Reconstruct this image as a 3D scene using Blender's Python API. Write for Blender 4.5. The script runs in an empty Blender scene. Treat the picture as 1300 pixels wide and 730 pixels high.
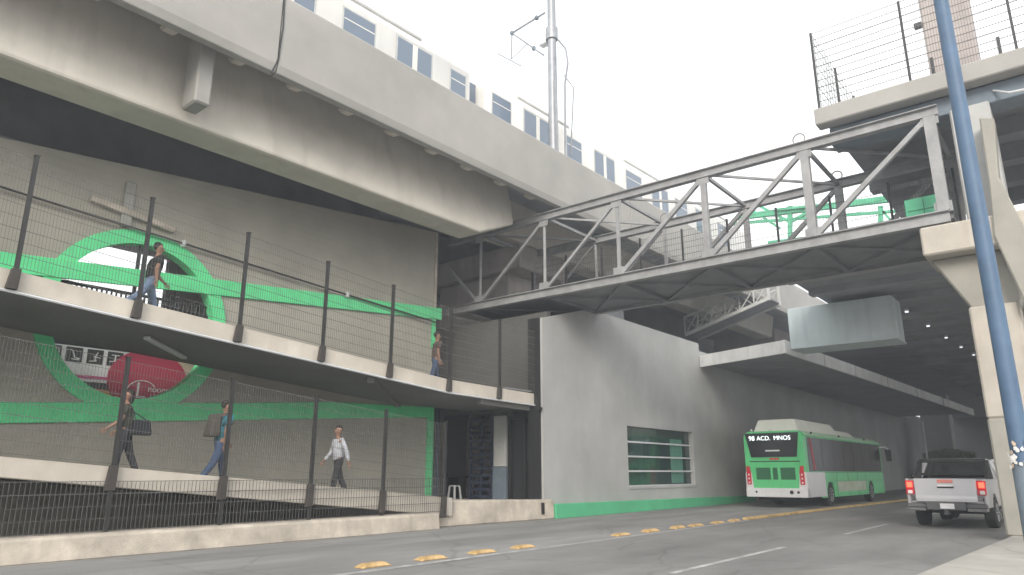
import bpy, bmesh, math, random
from mathutils import Vector, Matrix
random.seed(7)
R = math.radians
scene = bpy.context.scene
COL = scene.collection

# ------------------------------------------------------------------ helpers
class MB:
    """collects shapes in world coordinates, links them as ONE mesh object"""
    def __init__(s): s.v = []; s.f = []; s.mi = []; s.cur = 0
    def add(s, vs, fs):
        b = len(s.v); s.v += [tuple(v) for v in vs]
        s.f += [[b + i for i in f] for f in fs]; s.mi += [s.cur] * len(fs); return s
    def box(s, x0, x1, y0, y1, z0, z1):
        vs = [(x, y, z) for x in (x0, x1) for y in (y0, y1) for z in (z0, z1)]
        return s.add(vs, [(0,1,3,2),(4,6,7,5),(0,4,5,1),(2,3,7,6),(0,2,6,4),(1,5,7,3)])
    def hexa(s, bot, top):
        return s.add(list(bot)+list(top), [(3,2,1,0),(4,5,6,7),(0,1,5,4),(1,2,6,5),(2,3,7,6),(3,0,4,7)])
    def prism(s, poly, axis, a, b):
        n = len(poly)
        def P(u, v, w): return {'X':(w,u,v),'Y':(u,w,v),'Z':(u,v,w)}[axis]
        vs = [P(u,v,a) for u,v in poly] + [P(u,v,b) for u,v in poly]
        fs = [list(range(n))[::-1], [n+i for i in range(n)]] + [(i,(i+1)%n,n+(i+1)%n,n+i) for i in range(n)]
        return s.add(vs, fs)
    def bar(s, p, q, w, h=None, roll=None):
        p, q = Vector(p), Vector(q); d = (q-p).normalized(); h = h or w
        r = Vector(roll) if roll else (Vector((0,0,1)) if abs(d.z) < .95 else Vector((1,0,0)))
        a = d.cross(r).normalized(); b = a.cross(d).normalized()
        vs = [c + a*(w/2)*i + b*(h/2)*j for c in (p,q) for i,j in ((-1,-1),(1,-1),(1,1),(-1,1))]
        return s.add(vs, [(0,3,2,1),(4,5,6,7),(0,1,5,4),(1,2,6,5),(2,3,7,6),(3,0,4,7)])
    def tube(s, pts, r, n=8, r2=None, caps=True):
        pts = [Vector(p) for p in pts]; vs = []; m = len(pts); up0 = None
        for i, p in enumerate(pts):
            d = (pts[min(i+1,m-1)] - pts[max(i-1,0)]).normalized()
            ref = Vector((0,0,1)) if abs(d.z) < .9 else Vector((1,0,0))
            a = d.cross(ref).normalized(); b = a.cross(d)
            rr = r if r2 is None else r + (r2-r)*i/(m-1)
            vs += [p + a*rr*math.cos(2*math.pi*k/n) + b*rr*math.sin(2*math.pi*k/n) for k in range(n)]
        fs = [(i*n+k, (i+1)*n+k, (i+1)*n+(k+1)%n, i*n+(k+1)%n) for i in range(m-1) for k in range(n)]
        if caps: fs += [list(range(n)), [(m-1)*n+k for k in range(n)][::-1]]
        return s.add(vs, fs)
    def lathe(s, c, axis, prof, n=24):
        """prof: list of (offset along axis, radius)"""
        c = Vector(c); A = {'X':Vector((1,0,0)),'Y':Vector((0,1,0)),'Z':Vector((0,0,1))}[axis]
        u = Vector((0,0,1)) if axis != 'Z' else Vector((1,0,0)); w = A.cross(u); vs = []
        for o, r in prof:
            vs += [c + A*o + u*r*math.cos(2*math.pi*k/n) + w*r*math.sin(2*math.pi*k/n) for k in range(n)]
        m = len(prof)
        fs = [(i*n+k, (i+1)*n+k, (i+1)*n+(k+1)%n, i*n+(k+1)%n) for i in range(m-1) for k in range(n)]
        fs += [list(range(n)), [(m-1)*n+k for k in range(n)][::-1]]
        return s.add(vs, fs)
    def ball(s, c, rx, ry=None, rz=None, n=10, m=7):
        ry = ry or rx; rz = rz or rx; vs = [(c[0],c[1],c[2]+rz)]
        for i in range(1, m):
            t = math.pi*i/m
            vs += [(c[0]+rx*math.sin(t)*math.cos(2*math.pi*k/n), c[1]+ry*math.sin(t)*math.sin(2*math.pi*k/n), c[2]+rz*math.cos(t)) for k in range(n)]
        vs.append((c[0],c[1],c[2]-rz)); L = len(vs)-1
        fs = [(0,1+k,1+(k+1)%n) for k in range(n)]
        fs += [(1+i*n+k,1+(i+1)*n+k,1+(i+1)*n+(k+1)%n,1+i*n+(k+1)%n) for i in range(m-2) for k in range(n)]
        fs += [(L,1+(m-2)*n+(k+1)%n,1+(m-2)*n+k) for k in range(n)]
        return s.add(vs, fs)
    def build(s, name, mats, parent=None, bevel=0, smooth=None, seg=1):
        me = bpy.data.meshes.new(name)
        off = base_of(parent)
        me.from_pydata([Vector(v)-off for v in s.v], [], s.f)
        if not isinstance(mats, (list, tuple)): mats = [mats]
        for m in mats: me.materials.append(m)
        for p, i in zip(me.polygons, s.mi): p.material_index = i
        bm = bmesh.new(); bm.from_mesh(me)
        bmesh.ops.recalc_face_normals(bm, faces=bm.faces[:])
        if bevel:
            es = [e for e in bm.edges if len(e.link_faces) == 2 and e.calc_face_angle(0) > R(25)]
            bmesh.ops.bevel(bm, geom=es, offset=bevel, segments=seg, affect='EDGES', profile=.6, clamp_overlap=True)
        if smooth is not None:
            for f in bm.faces: f.smooth = True
            for e in bm.edges:
                if len(e.link_faces) == 2 and e.calc_face_angle(0) > R(smooth): e.smooth = False
        bm.to_mesh(me); bm.free()
        o = bpy.data.objects.new(name, me); COL.objects.link(o)
        if parent: o.parent = parent
        return o

def base_of(parent):
    off = Vector((0,0,0))
    while parent is not None:
        off += parent.location; parent = parent.parent
    return off

def tag(o, label=None, cat=None, group=None, kind=None):
    if label: o['label'] = label
    if cat: o['category'] = cat
    if group: o['group'] = group
    if kind: o['kind'] = kind
    return o
def thing(name, label, cat, loc, group=None, rz=0):
    o = bpy.data.objects.new(name, None); o.empty_display_size = .2; COL.objects.link(o)
    o.location = loc; o.rotation_euler = (0,0,rz)
    return tag(o, label, cat, group)
def copy_tree(o, parent=None):
    c = o.copy(); COL.objects.link(c)
    if parent: c.parent = parent
    for ch in list(o.children): copy_tree(ch, c)
    return c
def struct(o): o['kind'] = 'structure'; return o
def text_mesh(name, body, size, origin, xdir, ydir, mat, parent, depth=.004, sx=1, align='CENTER'):
    cu = bpy.data.curves.new(name, 'FONT'); cu.body = body; cu.size = size; cu.extrude = depth
    cu.align_x = align; cu.align_y = 'CENTER'
    t = bpy.data.objects.new(name, cu); COL.objects.link(t)
    dg = bpy.context.evaluated_depsgraph_get()
    me = bpy.data.meshes.new_from_object(t.evaluated_get(dg))
    bpy.data.objects.remove(t); bpy.data.curves.remove(cu)
    X = Vector(xdir).normalized(); Y = Vector(ydir).normalized(); Z = X.cross(Y)
    off = base_of(parent); O = Vector(origin)
    for v in me.vertices:
        c = v.co.copy(); v.co = O + X*c.x*sx + Y*c.y + Z*c.z - off
    me.materials.clear(); me.materials.append(mat)
    o = bpy.data.objects.new(name, me); COL.objects.link(o); o.parent = parent
    return o

# ------------------------------------------------------------------ materials
def mat(name, col, rough=.7, var=.12, scale=1.5, bump=0, bscale=30, metal=0, streak=0, streak_col=None,
        spec=.4, emit=0, stretch=(1,1,1), alpha=1, courses=None, coat=0, trans=0):
    m = bpy.data.materials.new(name); m.use_nodes = True
    nt = m.node_tree; N = nt.nodes; L = nt.links
    b = N['Principled BSDF']; b.inputs['Roughness'].default_value = rough
    b.inputs['Metallic'].default_value = metal; b.inputs['Specular IOR Level'].default_value = spec
    b.inputs['Coat Weight'].default_value = coat
    b.inputs['Transmission Weight'].default_value = trans
    tc = N.new('ShaderNodeTexCoord'); mp = N.new('ShaderNodeMapping')
    mp.inputs['Scale'].default_value = stretch; L.new(tc.outputs['Object'], mp.inputs['Vector'])
    c4 = (*col, 1)
    if var or streak:
        nz = N.new('ShaderNodeTexNoise'); nz.inputs['Scale'].default_value = scale
        nz.inputs['Detail'].default_value = 6; nz.inputs['Roughness'].default_value = .62
        L.new(mp.outputs['Vector'], nz.inputs['Vector'])
        rp = N.new('ShaderNodeValToRGB'); rp.color_ramp.elements[0].position = .3; rp.color_ramp.elements[1].position = .72
        rp.color_ramp.elements[0].color = (*[max(0,c*(1-var*1.6)) for c in col], 1)
        rp.color_ramp.elements[1].color = (*[min(1,c*(1+var)) for c in col], 1)
        L.new(nz.outputs['Fac'], rp.inputs['Fac']); out = rp.outputs['Color']
        if streak:
            mp2 = N.new('ShaderNodeMapping'); mp2.inputs['Scale'].default_value = (2.6,2.6,.22)
            L.new(tc.outputs['Object'], mp2.inputs['Vector'])
            n2 = N.new('ShaderNodeTexNoise'); n2.inputs['Scale'].default_value = 1.3; n2.inputs['Detail'].default_value = 5
            L.new(mp2.outputs['Vector'], n2.inputs['Vector'])
            r2 = N.new('ShaderNodeValToRGB'); r2.color_ramp.elements[0].position = .5; r2.color_ramp.elements[1].position = .75
            r2.color_ramp.elements[0].color = (0,0,0,1); r2.color_ramp.elements[1].color = (streak,streak,streak,1)
            L.new(n2.outputs['Fac'], r2.inputs['Fac'])
            mx = N.new('ShaderNodeMixRGB'); mx.inputs['Color2'].default_value = (*(streak_col or [c*.45 for c in col]), 1)
            L.new(r2.outputs['Color'], mx.inputs['Fac']); L.new(out, mx.inputs['Color1']); out = mx.outputs['Color']
        L.new(out, b.inputs['Base Color'])
        rr = N.new('ShaderNodeMapRange'); rr.inputs['To Min'].default_value = max(0,rough-.1); rr.inputs['To Max'].default_value = min(1,rough+.1)
        L.new(nz.outputs['Fac'], rr.inputs['Value']); L.new(rr.outputs['Result'], b.inputs['Roughness'])
    else:
        b.inputs['Base Color'].default_value = c4
    h = None
    if bump:
        n3 = N.new('ShaderNodeTexNoise'); n3.inputs['Scale'].default_value = bscale; n3.inputs['Detail'].default_value = 8
        L.new(mp.outputs['Vector'], n3.inputs['Vector']); h = n3.outputs['Fac']
    if courses:
        w = N.new('ShaderNodeTexWave'); w.wave_type = 'BANDS'; w.bands_direction = 'Z'; w.wave_profile = 'SIN'
        w.inputs['Scale'].default_value = courses; w.inputs['Distortion'].default_value = .6; w.inputs['Detail'].default_value = 2
        L.new(tc.outputs['Object'], w.inputs['Vector'])
        if h:
            ad = N.new('ShaderNodeMath'); ad.operation = 'MULTIPLY_ADD'; ad.inputs[1].default_value = .5
            L.new(w.outputs['Fac'], ad.inputs[0]); L.new(h, ad.inputs[2]); h = ad.outputs[0]
        else: h = w.outputs['Fac']
    if h:
        bp = N.new('ShaderNodeBump'); bp.inputs['Strength'].default_value = bump or .3; bp.inputs['Distance'].default_value = .03
        L.new(h, bp.inputs['Height']); L.new(bp.outputs['Normal'], b.inputs['Normal'])
    if emit:
        b.inputs['Emission Color'].default_value = c4; b.inputs['Emission Strength'].default_value = emit
    return m

M = {}
M['asphalt'] = mat('asphalt', (.235,.23,.222), .85, .2, .55, .35, 90, stretch=(.35,1,1))
M['buslane'] = mat('bus_lane_concrete', (.275,.27,.262), .85, .18, .8, .3, 70, stretch=(.3,1,1))
M['earth'] = mat('ground', (.16,.155,.145), .9, .2, .3)
M['sidewalk'] = mat('sidewalk', (.40,.375,.34), .85, .14, .9, .25, 60)
M['line'] = mat('road_paint', (.40,.395,.385), .8, .32, 3.5)
M['yellowline'] = mat('yellow_paint', (.52,.36,.16), .8, .3, 3)
M['separator'] = mat('separator_yellow', (.56,.37,.16), .75, .3, 7, .3, 40, streak=.4, streak_col=(.42,.34,.26))
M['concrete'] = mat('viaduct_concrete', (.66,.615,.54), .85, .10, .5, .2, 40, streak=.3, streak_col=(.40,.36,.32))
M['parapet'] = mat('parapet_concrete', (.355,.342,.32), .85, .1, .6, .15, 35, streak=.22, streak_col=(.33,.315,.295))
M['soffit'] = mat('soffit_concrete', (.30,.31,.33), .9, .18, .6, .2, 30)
M['cream'] = mat('cream_paint', (.565,.515,.445), .8, .12, 1.1, .2, 50, streak=.3, streak_col=(.4,.35,.3))
M['creamdirty'] = mat('cream_paint_worn', (.53,.47,.395), .85, .24, 1.6, .3, 40, streak=.6, streak_col=(.33,.29,.25))
M['wall'] = mat('grey_block_wall', (.39,.368,.312), .9, .14, .45, .07, 25, courses=1.6)
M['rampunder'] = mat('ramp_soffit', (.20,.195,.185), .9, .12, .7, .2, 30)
M['building'] = mat('grey_render', (.42,.42,.412), .85, .13, .4, .22, 22, streak=.14, streak_col=(.29,.285,.275))
M['green'] = mat('green_paint', (.12,.75,.31), .6, .1, 1.6, .12, 40, streak=.3, streak_col=(.17,.50,.26))
M['kerbgreen'] = mat('green_kerb_paint', (.10,.46,.24), .65, .1, 1.5, .1, 40)
M['steel'] = mat('truss_grey_paint', (.31,.31,.315), .55, .16, 2.5, .08, 60, streak=.35, streak_col=(.19,.165,.145))
M['steeldark'] = mat('deck_steel', (.20,.205,.215), .6, .15, 1.5)
M['galv'] = mat('galvanised_steel', (.30,.31,.33), .45, .15, 3, metal=.5)
M['fencepost'] = mat('fence_post_paint', (.03,.029,.029), .55, .15, 4)
M['wire'] = mat('fence_wire', (.13,.125,.118), .6, .1, 6)
M['bracket'] = mat('bracket_paint', (.055,.048,.043), .7, .15, 4)
M['pillar'] = mat('pillar_concrete', (.47,.43,.375), .85, .14, .8, .2, 35, streak=.45, streak_col=(.33,.28,.23))
M['pillarlow_shade'] = mat('pillar_grey_paint_and_shade', (.32,.307,.27), .8, .1, 1, .15, 35)  # real grey paint on the base; painted-in shadow on the capital
M['pinkcol'] = mat('pinkish_concrete', (.42,.37,.35), .85, .14, 1, .2, 30, streak=.35)
M['bluepole'] = mat('blue_pole_paint', (.085,.145,.235), .5, .14, 3, .05, 40)
M['bluegrey'] = mat('blue_grey_paint', (.16,.20,.24), .55, .12, 3)
M['paper'] = mat('torn_paper', (.85,.84,.80), .9, .2, 12)
M['boxgirder'] = mat('box_girder_paint', (.58,.66,.68), .6, .06, .8, .05, 20, streak=.25, streak_col=(.28,.31,.32))
M['trainwhite'] = mat('train_cream', (.72,.70,.66), .4, .05, 1, streak=.15)
M['trainroof'] = mat('train_roof', (.5,.5,.48), .6, .1, 2)
M['trainglass'] = mat('train_glass', (.13,.17,.23), .15, 0, spec=.6)
M['darkglass'] = mat('dark_glass', (.02,.022,.025), .06, 0, spec=.6)
M['greenglass'] = mat('tinted_window', (.022,.06,.052), .07, .25, 1.2, spec=.7, stretch=(1,1,.12))
M['black'] = mat('black_plastic', (.02,.02,.021), .5, .1, 5)
M['rubber'] = mat('tyre_rubber', (.025,.025,.026), .85, .12, 8)
M['rim'] = mat('wheel_rim', (.55,.55,.56), .35, .1, 6, metal=.8)
M['under'] = mat('underbody', (.03,.03,.032), .8, .2, 4)
M['busgreen'] = mat('bus_green', (.13,.64,.25), .35, .06, 1.5, coat=.3, streak=.25, streak_col=(.13,.40,.2))
M['busdark'] = mat('bus_grille', (.03,.16,.07), .6, .1, 30)
M['buswhite'] = mat('bus_white', (.76,.75,.76), .35, .05, 2, coat=.3)
M['busroof'] = mat('bus_roof', (.80,.80,.72), .5, .06, 1.2)
M['red'] = mat('red_lens', (.45,.015,.03), .2, 0, spec=.6, emit=.15)
M['brake'] = mat('lit_brake_lamp', (1.0,.10,.05), .2, 0, emit=1.2)
M['lens'] = mat('clear_lens', (.75,.72,.72), .15, 0)
M['led'] = mat('led_letters', (.9,1,.98), .5, 0, emit=.9)
M['whitepaint'] = mat('white_paint', (.8,.8,.8), .5, .04, 4)
M['silver'] = mat('silver_car_paint', (.50,.49,.50), .32, .04, 3, metal=.55, coat=.5)
M['chrome'] = mat('bumper_chrome', (.6,.6,.61), .2, .05, 4, metal=.9)
M['bumper'] = mat('grey_bumper', (.10,.10,.105), .5, .1, 5)
M['salmon'] = mat('salmon_decal', (.75,.25,.2), .5, .1, 8)
M['doorblue'] = mat('navy_gate', (.03,.04,.07), .5, .15, 4)
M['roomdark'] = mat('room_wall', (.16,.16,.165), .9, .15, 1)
M['lightgrey'] = mat('light_grey_paint', (.5,.5,.48), .7, .08, 2)
M['greenpanel'] = mat('green_steel', (.09,.42,.24), .55, .12, 2)
M['hedge'] = mat('hedge_leaves', (.12,.20,.06), .8, .4, 6)
M['boardwhite'] = mat('board_white', (.8,.78,.76), .5, .04, 3)
M['boardblack'] = mat('board_black', (.03,.03,.03), .5, .1, 3)
M['boardpink'] = mat('board_pink', (.6,.05,.22), .5, .05, 3)
M['boardred'] = mat('board_red', (.42,.03,.07), .5, .08, 3)
M['boardbeige'] = mat('board_beige', (.65,.52,.4), .6, .1, 3)
M['boardorange'] = mat('board_orange', (.6,.25,.06), .6, .15, 3)
M['lampwhite'] = mat('lamp_cover', (.6,.61,.62), .5, .05, 5)
M['spot'] = mat('lit_lamp', (.9,.93,1), .4, 0, emit=.7)
M['skin'] = mat('skin', (.34,.19,.13), .6, .06, 10)
M['hair'] = mat('hair', (.02,.016,.014), .7, .2, 30)
M['plate'] = mat('plate_white', (.72,.72,.74), .5, .03, 8)
for nm, c in (('tee_black',(.02,.021,.024)),('jeans_light',(.17,.24,.36)),('shirt_white',(.62,.63,.68)),('trouser_dark',(.035,.035,.042)),
              ('shirt_olive',(.055,.06,.045)),('shirt_teal',(.03,.19,.25)),('jeans_blue',(.06,.10,.19)),('shirt_brown',(.11,.075,.065)),
              ('pack_brown',(.10,.088,.075)),('bag_black',(.02,.022,.03)),('shoe',(.03,.03,.03))):
    M[nm] = mat(nm, c, .85, .18, 9, .25, 60)

# see-through cab glass of the pickup
def glassmat(name, tint, mixf):
    m = bpy.data.materials.new(name); m.use_nodes = True; N = m.node_tree.nodes; L = m.node_tree.links
    N.remove(N['Principled BSDF']); tr = N.new('ShaderNodeBsdfTransparent'); tr.inputs[0].default_value = (*tint,1)
    gl = N.new('ShaderNodeBsdfGlossy'); gl.inputs['Roughness'].default_value = .05
    mx = N.new('ShaderNodeMixShader'); mx.inputs[0].default_value = mixf
    L.new(tr.outputs[0], mx.inputs[1]); L.new(gl.outputs[0], mx.inputs[2]); L.new(mx.outputs[0], N['Material Output'].inputs[0])
    return m
M['cabglass'] = glassmat('cab_glass', (.75,.78,.78), .42)

def wear(m, amt=.5, crack=True):
    nt = m.node_tree; N = nt.nodes; L = nt.links; b = N['Principled BSDF']
    src = b.inputs['Base Color'].links[0].from_socket
    tc = N.new('ShaderNodeTexCoord'); mp = N.new('ShaderNodeMapping'); mp.inputs['Scale'].default_value = (.12,.75,1); L.new(tc.outputs['Object'], mp.inputs['Vector'])
    n1 = N.new('ShaderNodeTexNoise'); n1.inputs['Scale'].default_value = 1.1; n1.inputs['Detail'].default_value = 7; L.new(mp.outputs['Vector'], n1.inputs['Vector'])
    r1 = N.new('ShaderNodeValToRGB'); r1.color_ramp.elements[0].position = .42; r1.color_ramp.elements[1].position = .68
    r1.color_ramp.elements[0].color = (1,1,1,1); r1.color_ramp.elements[1].color = (1-amt,1-amt,1-amt,1); L.new(n1.outputs['Fac'], r1.inputs['Fac'])
    m1 = N.new('ShaderNodeMixRGB'); m1.blend_type = 'MULTIPLY'; m1.inputs['Fac'].default_value = 1; L.new(src, m1.inputs['Color1']); L.new(r1.outputs['Color'], m1.inputs['Color2']); out = m1.outputs['Color']
    if crack:
        n2 = N.new('ShaderNodeTexNoise'); n2.inputs['Scale'].default_value = 1.5; n2.inputs['Detail'].default_value = 4; L.new(tc.outputs['Object'], n2.inputs['Vector'])
        mxv = N.new('ShaderNodeMixRGB'); mxv.inputs['Fac'].default_value = .25; L.new(tc.outputs['Object'], mxv.inputs['Color1']); L.new(n2.outputs['Color'], mxv.inputs['Color2'])
        vo = N.new('ShaderNodeTexVoronoi'); vo.feature = 'DISTANCE_TO_EDGE'; vo.inputs['Scale'].default_value = .45; L.new(mxv.outputs['Color'], vo.inputs['Vector'])
        r2 = N.new('ShaderNodeValToRGB'); r2.color_ramp.elements[0].position = .004; r2.color_ramp.elements[1].position = .012
        r2.color_ramp.elements[0].color = (.55,.55,.55,1); r2.color_ramp.elements[1].color = (1,1,1,1); L.new(vo.outputs['Distance'], r2.inputs['Fac'])
        m2 = N.new('ShaderNodeMixRGB'); m2.blend_type = 'MULTIPLY'; m2.inputs['Fac'].default_value = .38; L.new(out, m2.inputs['Color1']); L.new(r2.outputs['Color'], m2.inputs['Color2']); out = m2.outputs['Color']
    L.new(out, b.inputs['Base Color'])
wear(M['asphalt'], .22); wear(M['buslane'], .2); wear(M['sidewalk'], .2)
# ------------------------------------------------------------------ camera
F = 900.; AZ = R(38.9); PT = math.atan(235/F)
fw = Vector((math.cos(AZ)*math.cos(PT), math.sin(AZ)*math.cos(PT), math.sin(PT)))
rt = Vector((math.sin(AZ), -math.cos(AZ), 0)); up = rt.cross(fw)
cam = bpy.data.cameras.new('Camera'); co = bpy.data.objects.new('Camera', cam); COL.objects.link(co)
mw = Matrix((rt, up, -fw)).transposed().to_4x4(); mw.translation = (0,0,1.4); co.matrix_world = mw
cam.sensor_width = 36; cam.lens = 36*F/1300; cam.clip_end = 2000; cam.clip_start = .05
scene.camera = co

# ------------------------------------------------------------------ light
w = bpy.data.worlds.new('World'); scene.world = w; w.use_nodes = True
N = w.node_tree.nodes; L = w.node_tree.links
SUN_EL, SUN_DIR = R(23), Vector((-.88,-.48,0))        # towards the sun (behind the camera, street side)
sky = N.new('ShaderNodeTexSky'); sky.sky_type = 'NISHITA'; sky.sun_disc = False; sky.sun_elevation = SUN_EL
sky.sun_rotation = math.atan2(SUN_DIR.x, SUN_DIR.y); sky.air_density = 1.5; sky.dust_density = 6; sky.ozone_density = 1
tc = N.new('ShaderNodeTexCoord'); nz = N.new('ShaderNodeTexNoise'); nz.inputs['Scale'].default_value = 2.2; nz.inputs['Detail'].default_value = 5
L.new(tc.outputs['Generated'], nz.inputs['Vector'])
rp = N.new('ShaderNodeValToRGB'); rp.color_ramp.elements[0].color = (9.6,9.8,10.0,1); rp.color_ramp.elements[1].color = (11.5,11.5,11.4,1)
L.new(nz.outputs['Fac'], rp.inputs['Fac'])
mx = N.new('ShaderNodeMixRGB'); mx.inputs['Fac'].default_value = .86
L.new(sky.outputs['Color'], mx.inputs['Color1']); L.new(rp.outputs['Color'], mx.inputs['Color2'])
bg = N['Background']; bg.inputs['Strength'].default_value = .1; L.new(mx.outputs['Color'], bg.inputs['Color'])
sd = bpy.data.lights.new('Sun','SUN'); sd.energy = 1.5; sd.angle = R(22); sd.color = (1,.95,.88)
so = bpy.data.objects.new('Sun', sd); COL.objects.link(so)
dv = Vector((SUN_DIR.normalized().x*math.cos(SUN_EL), SUN_DIR.normalized().y*math.cos(SUN_EL), math.sin(SUN_EL)))
so.rotation_euler = dv.to_track_quat('Z','Y').to_euler()
vs = scene.view_settings; vs.view_transform = 'Standard'; vs.look = 'None'; vs.gamma = 1; vs.exposure = 1.0; vs.use_curve_mapping = False

# ------------------------------------------------------------------ ground, road
struct(MB().add([(-300,-300,-.03),(400,-300,-.03),(400,400,-.03),(-300,400,-.03)], [(0,1,2,3)]).build('ground', M['earth']))
struct(MB().add([(-20,1.2,0),(150,1.2,0),(150,8.55,0),(-20,8.55,0)], [(0,1,2,3)]).build('road', M['asphalt']))
struct(MB().add([(-20,8.55,0),(150,8.55,0),(150,19,0),(-20,19,0)], [(0,1,2,3)]).build('bus_lane', M['buslane']))
b = MB()
def kerbY(x): return 2.68 - .052*x if x < 22 else 1.54 - .02*(x-22)
xs = [-20,0,8,12,16,19,22,40,90]
b.prism([(x, kerbY(x)) for x in xs] + [(90,-9),(-20,-9)], 'Z', -.02, .12)
struct(b.build('sidewalk', M['sidewalk'], bevel=.02))
b = MB()
for x0, x1, y in ((-6,-1.5,5.2),(2,6,5.15),(9.9,14.7,5.05),(18.6,23,4.95),(27,31.5,4.9),(36,40.5,4.85),(45,49.5,4.8)):
    b.add([(x0,y-.06,.004),(x1,y-.06,.004),(x1,y+.06,.004),(x0,y+.06,.004)], [(0,1,2,3)])
struct(b.build('lane_line', M['line']))
struct(MB().add([(-20,8.62,.004),(22,8.5,.004),(22,8.64,.004),(-20,8.78,.004)], [(0,1,2,3)]).build('edge_line', M['line']))
struct(MB().prism([(22.2,8.62),(30,8.45),(60,7.6),(120,6.9),(120,7.15),(60,7.85),(30,8.68),(22.2,8.84)], 'Z', -.01, .07).build('yellow_kerb', M['yellowline'], bevel=.02))

# yellow lane separators
def separator(x, y, L_=.62):
    b = MB(); h = .062; w_ = .13
    b.hexa([(x-L_/2,y-w_,0),(x+L_/2,y-w_,0),(x+L_/2,y+w_,0),(x-L_/2,y+w_,0)],
           [(x-L_/2+.12,y-w_*.55,h),(x+L_/2-.12,y-w_*.55,h),(x+L_/2-.12,y+w_*.55,h),(x-L_/2+.12,y+w_*.55,h)])
    b.v = [(vx-x, vy-y, vz) for vx,vy,vz in b.v]
    return b
base = separator(0,0).build('lane_separator', M['separator'], bevel=.02)
sx = [7.71,8.94,10.21,11.38,14.98,16.36,17.79,18.84,20.24,21.4]
lab = ['chipped yellow rubber lane separator nearest the camera, lowest in the row on the road',
       'second yellow lane separator from the near end of the row, below the dark void',
       'third yellow lane separator from the near end, in front of the cream block wall',
       'fourth yellow lane separator, last one before the wide gap in the row',
       'yellow lane separator just after the wide gap in the row, below the green kerb',
       'second yellow lane separator beyond the wide gap in the row',
       'third yellow lane separator beyond the wide gap, below the barred window',
       'fourth yellow lane separator beyond the wide gap, near the wall corner',
       'next to last yellow lane separator before the raised yellow kerb',
       'last yellow lane separator, touching the start of the yellow kerb near the bus']
for i, x in enumerate(sx):
    o = base if i == 0 else base.copy()
    if i: COL.objects.link(o)
    o.location = (x, 8.97 - .014*(x-7.7), .002); o.rotation_euler = (0,0,random.uniform(-.05,.05))
    o.scale = (random.uniform(.95,1.08), 1, random.uniform(.85,1.1))
    tag(o, lab[i], 'lane separator', 'yellow lane separators along the bus lane')

# ------------------------------------------------------------------ elevated viaduct (slightly skewed to the road)
VX, VY, VR = 10., 14., -.018
via = thing('rail_viaduct', 'long pale concrete rail viaduct with plain parapet crossing over the ramps', 'viaduct', (VX,VY,0), rz=VR)
b = MB()
b.prism([(15.28,11.7),(14.86,9.12),(14.92,9.07),(15.85,9.07),(15.95,9.15),(16.3,11.7)], 'X', -30, 16.6)
pa = [(15.28,11.7),(14.86,9.12),(14.92,9.07),(15.85,9.07),(15.95,9.15),(16.3,11.7)]
pb = [(15.28,11.7),(14.98,9.93),(15.02,9.88),(15.9,9.88),(15.98,9.96),(16.3,11.7)]
b.v = b.v[:-6]   # the dapped end: the bottom rises where the footbridge passes under
b.f = [f for f in b.f if max(f) < 6]; b.mi = b.mi[:len(b.f)]
n_ = 6
b.add([(16.6,y,z) for y,z in pa]+[(18.45,y,z) for y,z in pb], [])
b.f += [(i,(i+1)%6,6+(i+1)%6,6+i) for i in range(6)]+[(6+i,6+(i+1)%6,12+(i+1)%6,12+i) for i in range(6)]+[tuple(12+i for i in range(6))]
b.mi = [0]*len(b.f)
b.build('girder', M['concrete'], via, bevel=.03)
b = MB().prism([(20.4,11.7),(20.1,9.2),(20.2,9.1),(21.6,9.1),(21.7,9.2),(21.6,11.7)], 'X', -30, 16.75)
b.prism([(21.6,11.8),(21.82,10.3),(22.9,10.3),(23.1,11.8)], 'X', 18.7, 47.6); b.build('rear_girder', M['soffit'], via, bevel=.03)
b = MB()
b.prism([(16.35,11.6),(16.62,10.25),(16.68,10.2),(17.65,10.2),(17.75,10.3),(18.0,11.6)], 'X', 16.95, 47.6)
b.build('girder', M['concrete'], via, bevel=.03)
b = MB()
b.prism([(13.72,10.72),(13.72,11.0),(16.0,12.2),(23.8,12.2),(23.8,11.7),(16.4,11.6),(15.3,11.5)], 'X', -30, 60)
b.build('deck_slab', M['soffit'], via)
for k, (x0, x1) in enumerate(((-30,8.0),(8.03,24),(24.03,40),(40.03,60))):
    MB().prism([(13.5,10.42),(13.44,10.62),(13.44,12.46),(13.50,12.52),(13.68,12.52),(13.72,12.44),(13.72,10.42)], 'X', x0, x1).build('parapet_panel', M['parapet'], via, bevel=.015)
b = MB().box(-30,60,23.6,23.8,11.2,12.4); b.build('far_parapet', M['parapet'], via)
b = MB().box(-30,60,16.1,22.8,12.21,12.4); b.build('track_bed', M['soffit'], via)
for x in (1.2,2.75,4.32,5.86,7.45,9.0,10.6,12.2,13.75,15.3,16.9,18.5):
    MB().hexa([(x-.13,13.9,10.64),(x+.13,13.9,10.64),(x+.13,14.35,10.7),(x-.13,14.35,10.7)],
              [(x-.17,13.8,10.80),(x+.17,13.8,10.80),(x+.17,14.5,10.86),(x-.17,14.5,10.86)]).build('anchor_block', M['concrete'], via, bevel=.03)
MB().box(6.5,6.86,14.1,14.75,9.27,11.15).build('drain_box', M['parapet'], via, bevel=.04)
MB().box(18.0,18.35,15.9,16.35,10.3,11.5).build('drain_box', M['parapet'], via, bevel=.04)
MB().tube([(8.015,13.42,12.6),(8.05,13.43,11.6),(8.0,13.42,10.75),(7.9,13.5,10.35)], .018, 6).build('hanging_cable', M['black'], via)
b = MB().box(20.9,24.0,16.7,22.4,9.2,10.19); b.box(21.3,23.6,17.6,21.6,0,9.2)
b.build('pier', M['pinkcol'], via, bevel=.05)
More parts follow.
